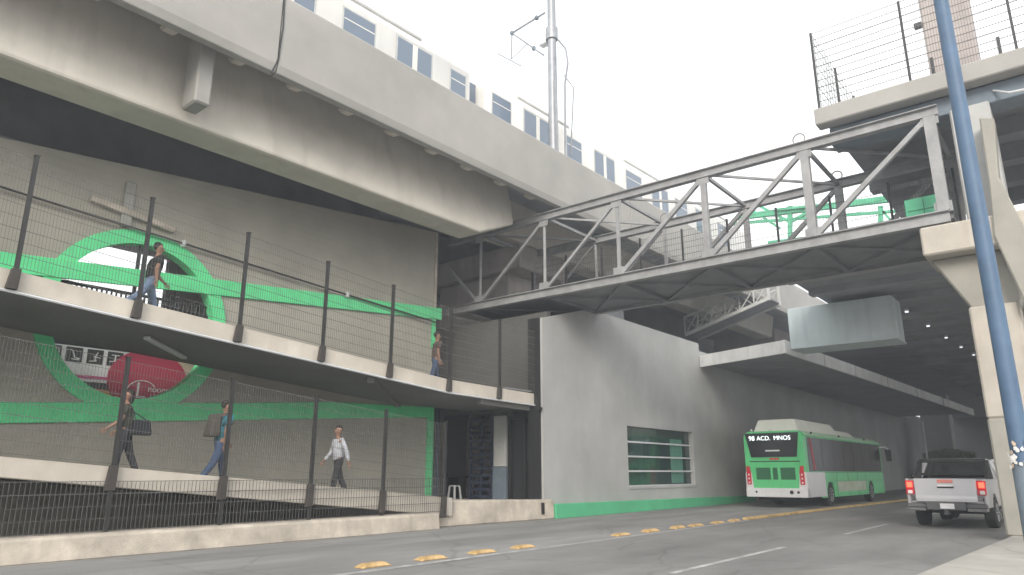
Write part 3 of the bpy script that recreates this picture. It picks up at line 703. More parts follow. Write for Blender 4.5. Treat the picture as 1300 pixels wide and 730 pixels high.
for a, c in zip(fxs[:-1], fxs[1:]): panel((a,4.42,10.95),(c,4.40,10.95), .06, 2.35, .14, 10, .0028).build('mesh_panel', M['wire'], stf)
for y in (1.9,.35):
    for x in (21.0,23.2,25.4): MB().box(x-.04,x+.04,y-.04,y+.04,10.95,12.6).build('post', M['fencepost'], stf)
    panel((21.0,y,10.95),(25.4,y,10.95), .06, 1.65, .12, 8, .003).build('mesh_panel', M['wire'], stf)
ucl = tag(MB().box(21.6,22.9,.86,2.05,10.96,17.5).build('square_column', M['pinkcol'], bevel=.04), 'pinkish square concrete column rising behind the upper deck fence', 'column')
MB().box(21.55,21.7,2.05,2.25,14.0,14.15).build('small_lamp', M['black'], ucl)
gp = thing('green_cabinet', 'green panel box standing at the right end of the footbridge', 'cabinet', (19.9,2.5,7.35))
MB().box(19.7,20.2,2.05,2.9,7.36,8.2).build('casing', M['greenpanel'], gp, bevel=.02)
b = MB()
for z in (7.62,7.86): b.box(19.69,19.70,2.1,2.85,z,z+.02)
b.box(19.69,19.70,2.46,2.48,7.4,8.15); b.build('door_seam', M['busdark'], gp)

# blue pole in front
bp = thing('blue_pole', 'tall blue round steel pole with torn paper stickers near the camera at right', 'pole', (9,.62,.12))
MB().lathe((9,.62,.12),'Z',[(0,.105),(1.38,.098)],20).build('lower_sleeve', M['bluegrey'], bp, smooth=40)
MB().lathe((9,.62,.12),'Z',[(1.381,.09),(8,.076)],20).build('shaft', M['bluepole'], bp, smooth=40)
MB().lathe((9,.62,.12),'Z',[(0,.2),(.03,.2)],20).build('base_plate', M['bluegrey'], bp)
rs = random.Random(3)
for k in range(46):
    a = rs.uniform(R(95), R(265)); z = rs.uniform(1.45,1.72); r_ = .1025+.0005*k; s_ = rs.uniform(.012,.035)
    pts = []
    m_ = rs.randint(5,7)
    for j in range(m_):
        t = 2*math.pi*j/m_; rr = s_*rs.uniform(.5,1.2); aa = a + rr*math.cos(t)/.1; pts.append((9+r_*math.cos(aa), .62+r_*math.sin(aa), z+rr*math.sin(t)*1.3))
    n_ = len(pts); pts2 = [(9+(x-9)*.985, .62+(y-.62)*.985, zz) for x,y,zz in pts]
    bb = MB().add(pts+pts2, [list(range(n_)), list(range(n_,2*n_))[::-1]]+[(i,(i+1)%n_,n_+(i+1)%n_,n_+i) for i in range(n_)])
    bb.build('paper_scrap', M['paper'] if k % 5 else M['boardbeige'], bp)

# ------------------------------------------------------------------ mezzanine deck, box girder and lamps over the road
mez = thing('mezzanine_deck', 'wide dark ribbed concrete deck spanning over the far part of the road', 'deck', (40,3,8.1))
MB().box(26.2,110,-9,7.9,8.3,8.6).build('slab', M['soffit'], mez)
b = MB()
for x in range(28, 110, 3): b.box(x,x+.5,-9,7.8,8.06,8.3)
b.build('cross_rib', M['soffit'], mez)
MB().box(25.75,26.19,4.4,7.95,8.1,8.55).build('front_beam', M['parapet'], mez, bevel=.02)
MB().box(25.75,26.19,-9,4.39,8.1,8.55).build('front_beam', M['soffit'], mez, bevel=.02)
b = MB().box(41,110,7.9,14.2,8.3,8.6); b.build('side_slab', M['soffit'], mez)
for x in (34,50,66): MB().box(x,x+1,.6,1.6,.1,8.1).build('column', M['pillar'], mez, bevel=.03)
bxg = thing('box_girder', 'pale blue grey steel box girder hanging under the dark deck', 'girder', (30,7.2,6.4))
MB().box(30,31.6,5.32,9.3,6.42,8.08).build('box', M['boxgirder'], bxg, bevel=.02)
b = MB(); b.box(29.93,30,5.25,5.34,6.36,7.98); b.box(29.95,31.65,5.28,9.3,6.36,6.42); b.build('flange', M['boxgirder'], bxg)
lamps = []
for i, (x, y) in enumerate(((33.2,5.38),(37.2,5.24),(41.1,5.08),(44.8,4.91),(48.3,4.74))):
    lab = ['small lit ceiling lamp nearest the box girder','second ceiling lamp from the box girder','middle one of the five small ceiling lamps over the road',
           'next to last ceiling lamp, close to the pillar','last ceiling lamp over the road, touching the pillar edge'][i]
    t = thing('ceiling_lamp', lab, 'lamp', (x,y,8.0), 'lamps in a row under the dark deck')
    MB().box(x-.1,x+.1,y-.08,y+.08,7.99,8.09).build('housing', M['lampwhite'], t, bevel=.02); MB().box(x-.08,x+.08,y-.06,y+.06,7.95,7.99).build('diffuser', M['spot'], t)

# little lattice footbridge behind
lat = thing('lattice_footbridge', 'small pale steel lattice footbridge sloping up under the truss bridge', 'footbridge', (36,14,8.8))
A0, A1 = Vector((36,16.75,8.75)), Vector((36,12.0,10.1)); U = Vector((0,0,1.0)); D = Vector((1.6,0,0)); n_ = 6
for off in (Vector((0,0,0)), D):
    b = MB(); b.bar(A0+off,A1+off,.14,.16); b.bar(A0+off+U,A1+off+U*.8,.08)
    b.build('chord', M['lightgrey'], lat)
    b = MB()
    for k in range(n_+1):
        p = A0.lerp(A1,k/n_)+off; b.bar(p, p+U*(1-.2*k/n_), .06)
        if k < n_: qn = A0.lerp(A1,(k+1)/n_)+off; b.bar(p, qn+U*(1-.2*(k+1)/n_), .05); b.bar(p+U*(1-.2*k/n_), qn, .04)
    b.build('lattice', M['lightgrey'], lat)
b = MB()
b.hexa([A0,A0+D,A1+D,A1],[p+Vector((0,0,.08)) for p in (A0,A0+D,A1+D,A1)]); b.build('deck', M['steeldark'], lat)
b = MB(); b.bar((36,12,10.0),(36,12,11.8),.12); b.bar((37.6,12,10.0),(37.6,12,11.8),.12); b.build('end_post', M['lightgrey'], lat)

# far green walkway
grn = thing('green_walkway', 'green painted steel walkway with railings seen through the truss bridge', 'walkway', (36,9,8.6))
def g(x, y): return on(x, y, 36)
b = MB(); b.bar(g(935,276),g(1135,252),.22,.30); b.bar(g(930,284),g(1140,268),.1,.14); b.bar(g(975,308),g(1140,288),.12,.14); b.build('beam', M['greenpanel'], grn)
b = MB()
for x in (1003,1070,1118): b.bar(g(x,262),g(x,330),.2)
b.bar(g(965,262),g(1003,282),.14); b.bar(g(1040,262),g(1003,282),.14); b.bar(g(948,262),g(990,290),.12); b.build('column', M['greenpanel'], grn)
MB().bar(g(1115,262),g(1140,290),.1).build('brace', M['greenpanel'], grn); MB().bar(g(985,268),g(1040,262),.5,.12).build('gusset', M['greenpanel'], grn)
# dark rooftop objects and green sign behind the left part of the truss
sg = tag(MB().box(25.5,25.7,14.5,16.0,11.2,12.0).build('green_sign_panel', M['greenpanel'], bevel=.02), 'green panel under the viaduct edge seen through the truss', 'panel')
stk = tag(MB().prism([(15.7,7.24),(15.7,8.8),(16.4,9.2),(16.4,8.9),(17.4,9.6),(19.5,9.4),(20.5,9.0),(20.5,7.24)], 'X', 26, 27.5).build('roof_stair', M['soffit'], bevel=.02), 'dark stepped stair block on the grey building roof behind the truss', 'stair')

tag(MB().box(17.3,109,22.95,23.4,0,11.65).build('rear_building', M['soffit']), 'dark grey building wall under the viaduct behind the lattice footbridge', 'building')
# ------------------------------------------------------------------ far end of the street
fcol = tag(MB().box(75,77,10.0,12.3,0,8.3).build('far_column', M['building'], bevel=.03), 'grey square column standing far down the street behind the pickup', 'column')
tag(MB().box(110,111,-14,24,0,8.3).build('far_building', M['roomdark']), 'dark building wall closing the far end of the street', 'building')
b = MB(); rh = random.Random(5)
for k in range(2600):
    x, y = rh.uniform(73.3,74.8), rh.uniform(8.3,12.3); z = 2.6 + rh.uniform(-.9,.9)*(1-abs(y-10.3)/4)
    s_ = rh.uniform(.06,.14); d1 = Vector((rh.uniform(-1,1),rh.uniform(-1,1),rh.uniform(-1,1))).normalized()*s_; d2 = d1.cross(Vector((rh.uniform(-1,1),rh.uniform(-1,1),rh.uniform(-1,1)))).normalized()*s_*.6; c = Vector((x,y,z))
    b.add([c-d1,c+d2,c+d1,c-d2],[(0,1,2,3)])
hd = thing('hedge', 'green hedge on a low wall far down the street above the pickup roof', 'hedge', (74,10.3,0))
b.build('foliage', M['hedge'], hd); MB().box(73.2,74.9,8.2,12.4,0,1.7).build('planter', M['building'], hd, bevel=.03)
lp = thing('street_lamp', 'thin pale lamp post with bent arm far behind the bus', 'street lamp', (60,9.75,0))
MB().tube([(60,9.75,0),(60,9.75,5.0),(60,10.1,5.35),(60,10.5,5.4)],.06,8).build('post', M['lampwhite'], lp); MB().box(59.85,60.15,10.4,10.9,5.34,5.44).build('lamp_head', M['lampwhite'], lp, bevel=.02)

# ------------------------------------------------------------------ vehicles
def arch_profile(x0, x1, z0, z1, wheels, r):
    """side panel outline with wheel arch cut-outs along its lower edge (u = x, v = z)"""
    p = [(x0,z1)]
    p.append((x0,z0))
    for wx, wz in wheels:
        a0 = math.asin(max(-1,min(1,(z0-wz)/r)))
        for k in range(13):
            a = math.pi - a0 - (math.pi - 2*a0)*k/12
            p.append((wx + r*math.cos(a), wz + r*math.sin(a)))
    p.append((x1,z0)); p.append((x1,z1))
    return p
def wheel(parent, x, y, r, w_, side, rimr):
    o = y
    wh = MB().lathe((x,y,r),'Y',[(-w_/2,r*.72),(-w_/2,r*.93),(-w_/2+.03,r),(w_/2-.03,r),(w_/2,r*.93),(w_/2,r*.72)],28).build('wheel', M['rubber'], parent, smooth=40)
    s_ = side*w_/2
    b = MB().lathe((x,y,r),'Y',[(s_*.7,rimr*.2),(s_*.75,rimr*.75),(s_*1.02,rimr),(s_*1.03,rimr*.9),(s_*.8,rimr*.7)],28); b.lathe((x,y,r),'Y',[(s_*.7,.09),(s_*.98,.07)],12)
    for k in range(6):
        a = 2*math.pi*k/6; b.bar((x+.05*math.cos(a),y+s_*.86,r+.05*math.sin(a)),(x+rimr*.9*math.cos(a),y+s_*.92,r+rimr*.9*math.sin(a)),.05,.03)
    b.build('rim', M['rim'], wh, smooth=40)
    return wh

# --- bus
BX, BY = 30.6, 10.62
bus = thing('city_bus', 'green and white city bus parked under the concrete canopy', 'bus', (BX,BY,0), rz=-.012)
def bb(): return MB()
X0, X1 = BX, BX+12.6; yl_, yr_ = BY+1.25, BY-1.25
b = MB()
prof = [(yr_,1.02),(yr_,2.85),(yr_+.06,3.0),(yr_+.22,3.1),(yl_-.22,3.1),(yl_-.06,3.0),(yl_,2.85),(yl_,1.02)]
b.prism(prof,'X',X0,X1)
whs = [(X0+3.15,.48),(X1-2.65,.48)]
for ys in ((yr_,yr_+.08),(yl_-.08,yl_)):
    b.prism(arch_profile(X0+1.9,X1-.02,.36,1.02,whs,.56),'Y',*ys)
b.box(X1-.1,X1,yr_+.09,yl_-.09,.36,1.02)
body = b.build('body', M['busgreen'], bus, bevel=.02)
MB().box(X0+.3,X1-.3,yr_+.35,yl_-.35,.3,1.0).build('chassis', M['under'], bus)
MB().prism([(yr_+.2,3.1),(yr_+.1,3.05),(yr_+.02,2.97),(yr_-.015,2.93),(yr_-.015,2.9),(yr_+.3,2.9),(yl_-.3,3.0),(yl_-.05,3.02),(yl_-.2,3.13)],'X',X0+.35,X1-.1).build('roof_edge', mat('bus_pale_green',(.45,.66,.45),.4,.08,2), bus)
# rear: dark glazed upper panel, wider at the top
zc = 2.03
MB().add([(X0-.03,yl_-.30,zc),(X0-.03,yr_+.30,zc),(X0-.03,yr_+.16,3.02),(X0-.03,yl_-.08,3.02),(X0+.02,yl_-.30,zc),(X0+.02,yr_+.30,zc),(X0+.02,yr_+.16,3.02),(X0+.02,yl_-.08,3.02)],
         [(0,1,2,3),(4,7,6,5),(0,4,5,1),(1,5,6,2),(2,6,7,3),(3,7,4,0)]).build('rear_window', M['darkglass'], bus)
text_mesh('route_number','98',.27,(X0-.036,yl_-.38,2.80),(0,-1,0),(0,0,1),M['led'],bus,.003)
text_mesh('destination_text','ACD.',.25,(X0-.036,BY+.36,2.80),(0,-1,0),(0,0,1),M['led'],bus,.003)
text_mesh('destination_text','MNOS',.25,(X0-.036,BY-.42,2.80),(0,-1,0),(0,0,1),M['led'],bus,.003)
MB().box(X0-.045,X0-.03,BY-.28,BY+.32,2.26,2.32).build('white_strip', M['whitepaint'], bus)
MB().box(X0-.03,X0,BY-.22,BY+.18,1.92,1.99).build('brake_strip', M['red'], bus, bevel=.005)
MB().box(X0-.012,X0,yr_+.2,yl_-.2,1.83,1.87).build('panel_gap', M['black'], bus)
ht = MB().add([(X0-.04,yl_-.32,.78),(X0-.04,yr_+.32,.78),(X0-.04,yr_+.22,1.82),(X0-.04,yl_-.22,1.82),(X0,yl_-.30,.76),(X0,yr_+.30,.76),(X0,yr_+.2,1.84),(X0,yl_-.2,1.84)],
         [(0,1,2,3),(4,7,6,5),(0,4,5,1),(1,5,6,2),(2,6,7,3),(3,7,4,0)]).build('engine_hatch', M['busgreen'], bus)
for y0, y1 in ((BY+.18,BY+.78),(BY-.12,BY+.08),(BY-.84,BY-.24)):
    b = MB().box(X0-.047,X0-.04,y0,y1,1.12,1.6)
    for k in range(7): b.box(X0-.056,X0-.047,y0+.01,y1-.01,1.14+k*.065,1.165+k*.065)
    b.build('grille', M['busdark'], ht)
# white lower corners and bumper
b = MB(); b.box(X0-.08,X0+.3,yr_-.012,yl_+.012,.42,.78); b.box(X0-.03,X0+.06,yr_-.012,yr_+.34,.78,1.42); b.box(X0-.03,X0+.06,yl_-.34,yl_+.012,.78,1.42)
b.box(X0+.06,X0+2.45,yr_-.012,yr_+.05,.42,1.42); b.box(X0+.06,X0+2.45,yl_-.05,yl_+.012,.42,1.42)
b.build('bumper', M['buswhite'], bus, bevel=.015)
for s_ in (1,-1):
    yy = BY+s_*1.10
    t_ = MB().prism([(yy-.09,.92),(yy+.09,.92),(yy+.09,1.66),(yy-.04,1.66),(yy-.09,1.4)] if s_ > 0 else [(yy-.09,.92),(yy+.09,.92),(yy+.09,1.4),(yy+.04,1.66),(yy-.09,1.66)],'X',X0-.075,X0-.03).build('tail_light', M['red'], bus, bevel=.01)
    for z in (1.0,1.16,1.32): MB().box(X0-.082,X0-.074,yy-.035,yy+.03,z-.035,z+.035).build('bulb', M['lens'], t_)
for y, r_ in ((yl_-.42,.045),(yr_+.62,.08),(yr_+.35,.055)): MB().lathe((X0-.085,y,.62),'X',[(0,r_),(.03,r_)],14).build('bumper_cap', M['black'], bus)
MB().box(X0-.09,X0-.08,BY-.22,BY+.16,.66,.77).build('number_plate', M['plate'], bus)
for y in (BY+.9,BY+.1): MB().ball((X0+.1,y,3.16),.05,.05,.05,8,5).build('marker_lamp', M['lens'], bus)
# side glazing
sw = MB().box(X0+.45,X1-.25,yr_-.014,yr_+.03,1.45,2.83).build('side_window', mat('bus_side_glass',(.022,.018,.02),.12,0,spec=.18), bus)
b = MB()
for x in (2.3,3.9,5.5,7.1,8.7,10.3): b.box(X0+x,X0+x+.04,yr_-.02,yr_-.013,1.45,2.83)
b.build('glazing_bar', M['black'], sw)
MB().add([(X0+.62,yr_-.018,2.8),(X0+.95,yr_-.018,2.8),(X0+1.35,yr_-.018,1.5),(X0+1.0,yr_-.018,1.5)],[(0,1,2,3)]).build('window_sticker', mat('sticker_red',(.35,.06,.08),.5,.3,2), sw)
b = MB()
for x in (4.1,5.9,7.5,9.0): b.box(X0+x,X0+x+.018,yr_-.006,yr_+.01,.40,1.40)
b.box(X0+2.46,X0+2.475,yr_-.006,yr_+.01,1.05,1.40); b.box(X0+2.46,X1-.05,yr_-.006,yr_+.01,1.405,1.42)
b.build('panel_seam', M['black'], bus)
MB().box(X0+4.2,X1-3.7,yr_-.012,yr_+.0,.58,1.02).build('side_banner', mat('banner_pale',(.5,.56,.44),.6,.25,3,stretch=(4,1,1)), bus)
MB().box(X0+.45,X1-.3,yl_-.03,yl_+.014,1.45,2.83).build('side_window', M['darkglass'], bus)
MB().box(X1-.03,X1+.02,yr_+.1,yl_-.1,1.1,2.9).build('windscreen', M['darkglass'], bus)
for wx, _ in whs:
    for s_ in (1,-1): wheel(bus, wx, BY+s_*1.08, .48, .3, s_, .29)
def pod(x0, x1, h, nm='roof_pod'):
    b = MB(); y0, y1 = yr_+.32, yl_-.22
    b.hexa([(x0,y0,3.08),(x1,y0,3.08),(x1,y1,3.08),(x0,y1,3.08)],[(x0+.18,y0+.2,3.08+h),(x1-.55,y0+.2,3.08+h),(x1-.55,y1-.2,3.08+h),(x0+.18,y1-.2,3.08+h)])
    return b.build(nm, M['busroof'], bus, bevel=.09, smooth=60, seg=3)
pod(X0+.55,X0+6.4,.55); pod(X0+6.3,X0+9.3,.3)
m_ = MB().tube([(X1-.1,yr_+.05,2.7),(X1+.25,yr_-.2,2.75),(X1+.35,yr_-.32,2.6)],.03,6).build('mirror_arm', M['whitepaint'], bus)
MB().box(X1+.28,X1+.4,yr_-.45,yr_-.18,2.0,2.6).build('mirror', M['black'], m_, bevel=.03)
for x in (X0+1.2,X0+5.2,X0+9.6): MB().ball((x,yr_+.02,3.03),.06,.05,.05,8,5).build('marker_lamp', M['black'], bus)

# --- pickup
PX, PY = 22.0, 3.28
pk = thing('pickup_truck', 'silver double cab pickup with lit brake lights driving away on the road', 'pickup', (PX,PY,0), rz=-.03)
hw = .92; zg = .98
wl = [(PX+1.18,.39),(PX+4.2,.39)]
b = MB()
for s_ in (1,-1):
    ys = (PY+s_*hw, PY+s_*(hw-.09))
    b.prism(arch_profile(PX+.06,PX+5.15,.52,1.22,wl,.47)[1:-1]+[(PX+5.2,.85),(PX+5.0,1.05),(PX+4.0,1.16),(PX+3.75,1.22),(PX+.06,1.25)],'Y',min(ys),max(ys))
b.box(PX+.08,PX+1.6,PY-hw+.09,PY+hw-.09,.62,.68); b.box(PX+1.58,PX+1.66,PY-hw+.09,PY+hw-.09,.62,1.24)
b.hexa([(PX+3.85,PY-hw+.09,.6),(PX+5.2,PY-hw+.09,.6),(PX+5.2,PY+hw-.09,.6),(PX+3.85,PY+hw-.09,.6)],[(PX+3.85,PY-hw+.09,1.17),(PX+5.05,PY-hw+.12,1.04),(PX+5.05,PY+hw-.12,1.04),(PX+3.85,PY+hw-.09,1.17)])
b.build('body', M['silver'], pk, bevel=.02)
# cab
def cabq(z, x0, x1, h_): return [(PX+x0,PY-h_,z),(PX+x1,PY-h_,z),(PX+x1,PY+h_,z),(PX+x0,PY+h_,z)]
b = MB()
lo_, hi_ = cabq(1.21,1.68,3.95,hw-.02), cabq(1.74,1.98,3.3,hw-.2)
for i in range(4):    # corner pillars
    b.bar(lo_[i], hi_[i], .1, .12)
b.bar(((lo_[0][0]+lo_[1][0])/2,lo_[0][1],1.21),((hi_[0][0]+hi_[1][0])/2,hi_[0][1],1.74),.08,.12); b.bar(((lo_[0][0]+lo_[1][0])/2,lo_[2][1],1.21),((hi_[0][0]+hi_[1][0])/2,hi_[2][1],1.74),.08,.12)
b.hexa(cabq(1.71,1.95,3.36,hw-.19), cabq(1.79,2.1,3.2,hw-.28))
b.box(PX+1.67,PX+1.75,PY-hw+.1,PY+hw-.1,.7,1.24); b.box(PX+1.7,PX+3.9,PY-hw+.1,PY+hw-.1,.55,.6)
cab = b.build('cab', M['silver'], pk, bevel=.02)
def glass(i, j, nm='window', o=.0):
    P = [Vector(lo_[i]),Vector(lo_[j]),Vector(hi_[j]),Vector(hi_[i])]; nrm = (P[1]-P[0]).cross(P[3]-P[0]).normalized()*.008
    MB().add([p+nrm for p in P]+[p-nrm for p in P],[(0,1,2,3),(7,6,5,4),(0,4,5,1),(1,5,6,2),(2,6,7,3),(3,7,4,0)]).build(nm, M['cabglass'], cab)
glass(3,0,'rear_window'); glass(0,1,'side_window'); glass(2,3,'side_window'); glass(1,2,'windscreen')
b = MB()
for y in (PY-.4,PY+.4):
    b.box(PX+2.75,PX+2.87,y-.24,y+.24,.95,1.42); b.box(PX+2.76,PX+2.84,y-.1,y+.1,1.44,1.6)
b.box(PX+1.9,PX+2.0,PY-.6,PY+.6,.9,1.30); b.build('seats', M['black'], cab, bevel=.03)
b = MB(); b.bar((PX+1.5,PY-.8,1.72),(PX+1.5,PY+.8,1.72),.09,.1)
for s_ in (1,-1): b.bar((PX+1.5,PY+s_*.8,1.72),(PX+1.42,PY+s_*.86,1.24),.13,.1); b.bar((PX+1.5,PY+s_*.79,1.70),(PX+.75,PY+s_*.87,1.26),.09,.07)
b.bar((PX+1.45,PY-.84,1.36),(PX+1.45,PY+.84,1.36),.06,.06)
b.build('roll_bar', M['black'], pk, bevel=.015)
tg = MB().hexa([(PX+.0,PY-.70,.66),(PX+.08,PY-.70,.66),(PX+.08,PY+.70,.66),(PX+.0,PY+.70,.66)],[(PX+.03,PY-.72,1.25),(PX+.09,PY-.72,1.25),(PX+.09,PY+.72,1.25),(PX+.03,PY+.72,1.25)]).build('tailgate', M['silver'], pk, bevel=.015)
MB().box(PX-.02,PX+.03,PY-.2,PY+.16,1.045,1.09).build('handle', M['whitepaint'], tg, bevel=.01); MB().box(PX-.004,PX+.03,PY-.21,PY+.17,1.01,1.045).build('handle_recess', M['black'], tg)
MB().box(PX+.005,PX+.04,PY-.2,PY+.16,1.14,1.225).build('high_brake_lamp', M['salmon'], tg, bevel=.008)
MB().hexa([(PX-.015,PY-.70,.74),(PX,PY-.70,.74),(PX,PY+.70,.74),(PX-.015,PY+.70,.74)],[(PX-.003,PY-.70,.82),(PX+.01,PY-.70,.82),(PX+.01,PY+.70,.82),(PX-.003,PY+.70,.82)]).build('tailgate_crease', M['silver'], tg)
for s_ in (1,-1):
    yy = PY+s_*.82
    t_ = MB().hexa([(PX-.01,yy-.09,.84),(PX+.2,yy-.09,.84),(PX+.2,yy+.105,.84),(PX+.04,yy+.105,.84)],[(PX+.02,yy-.10,1.2),(PX+.25,yy-.10,1.2),(PX+.25,yy+.107,1.2),(PX+.06,yy+.107,1.2)]).build('tail_light', M['red'], pk, bevel=.012)
    MB().box(PX-.012,PX+.03,yy-.07,yy+.06,1.02,1.16).build('brake_lamp', M['brake'], t_, bevel=.01)
    MB().box(PX-.02,PX+.03,yy-.06,yy+.05,.86,.95).build('reverse_lamp', M['lens'], t_, bevel=.01)
bm_ = MB().box(PX-.16,PX+.05,PY-.45,PY+.45,.46,.66).build('bumper', M['bumper'], pk, bevel=.02)
for s_ in (1,-1):
    y0 = PY+s_*.46; y1 = PY+s_*.90
    MB().hexa([(PX-.16,min(y0,y1),.44),(PX+.1,min(y0,y1),.44),(PX+.1,max(y0,y1),.44),(PX-.14,max(y0,y1),.44)],[(PX-.18,min(y0,y1),.52),(PX+.1,min(y0,y1),.52),(PX+.1,max(y0,y1),.52),(PX-.16,max(y0,y1),.52)]).build('bumper_end', M['chrome'], bm_, bevel=.012)
    MB().hexa([(PX-.17,min(y0,y1),.53),(PX+.1,min(y0,y1),.53),(PX+.1,max(y0,y1),.53),(PX-.15,max(y0,y1),.53)],[(PX-.15,min(y0,y1),.62),(PX+.1,min(y0,y1),.62),(PX+.1,max(y0,y1),.62),(PX-.12,max(y0,y1),.62)]).build('bumper_step', M['bumper'], bm_, bevel=.012)
pt = MB().box(PX-.175,PX-.16,PY-.19,PY+.13,.50,.63).build('number_plate', M['plate'], bm_, bevel=.004)
b = MB(); b.box(PX-.2,PX+.1,PY-.05,PY+.05,.36,.44); b.ball((PX-.22,PY,.47),.04); b.build('tow_hitch', M['bumper'], pk)
b = MB(); b.tube([(PX+1.18,PY-.7,.39),(PX+1.18,PY+.7,.39)],.06,8); b.ball((PX+1.18,PY+.1,.37),.17); b.box(PX+.2,PX+5,PY-.5,PY-.38,.42,.54); b.box(PX+.2,PX+5,PY+.38,PY+.5,.42,.54); b.box(PX+1.9,PX+4.6,PY-.35,PY+.35,.34,.5); b.box(PX+.1,PX+1.9,PY-.8,PY+.8,.54,.62)
b.build('underbody', M['under'], pk)
for wx, _ in wl:
    for s_ in (1,-1): wheel(pk, wx, PY+s_*.80, .39, .26, s_, .23)
for s_ in (1,-1): MB().box(PX+3.45,PX+3.57,PY+s_*.98-.11,PY+s_*.98+.11,1.22,1.4).build('mirror', M['silver'], pk, bevel=.03)
for x in (2.35,3.1): MB().box(PX+x,PX+x+.16,PY-hw-.02,PY-hw,1.08,1.12).build('door_handle', M['chrome'], pk, bevel=.006)
MB().box(PX+1.75,PX+3.7,PY-hw-.06,PY-hw+.1,.4,.46).build('side_step', M['bumper'], pk); MB().box(PX+1.75,PX+3.7,PY+hw-.1,PY+hw+.06,.4,.46).build('side_step', M['bumper'], pk)

# ------------------------------------------------------------------ people
def skin_obj(name, J, B, roots, mt, parent, lvl=1, extra=()):
    """J: name -> (pos, (rx, ry)); B: bones; grows one surface with the skin modifier"""
    names = list(J); bm = bmesh.new(); lay = bm.verts.layers.skin.verify(); V = {}
    for n_ in names:
        p, r_ = J[n_]; v = bm.verts.new(p); r_ = r_ if isinstance(r_, tuple) else (r_, r_); v[lay].radius = r_; v[lay].use_root = n_ in roots; V[n_] = v
    for a, c in B: bm.edges.new((V[a], V[c]))
    me = bpy.data.meshes.new(name); bm.to_mesh(me); bm.free()
    o = bpy.data.objects.new(name, me); COL.objects.link(o)
    o.modifiers.new('Skin','SKIN'); o.modifiers['Skin'].use_smooth_shade = True; s_ = o.modifiers.new('Sub','SUBSURF'); s_.levels = lvl; s_.render_levels = lvl
    dg = bpy.context.evaluated_depsgraph_get(); m2 = bpy.data.meshes.new_from_object(o.evaluated_get(dg))
    bpy.data.objects.remove(o); bpy.data.meshes.remove(me)
    m2.materials.clear(); m2.materials.append(mt)
    for p in m2.polygons: p.use_smooth = True
    m2.name = name
    ob = bpy.data.objects.new(name, m2); COL.objects.link(ob); ob.parent = parent
    return ob
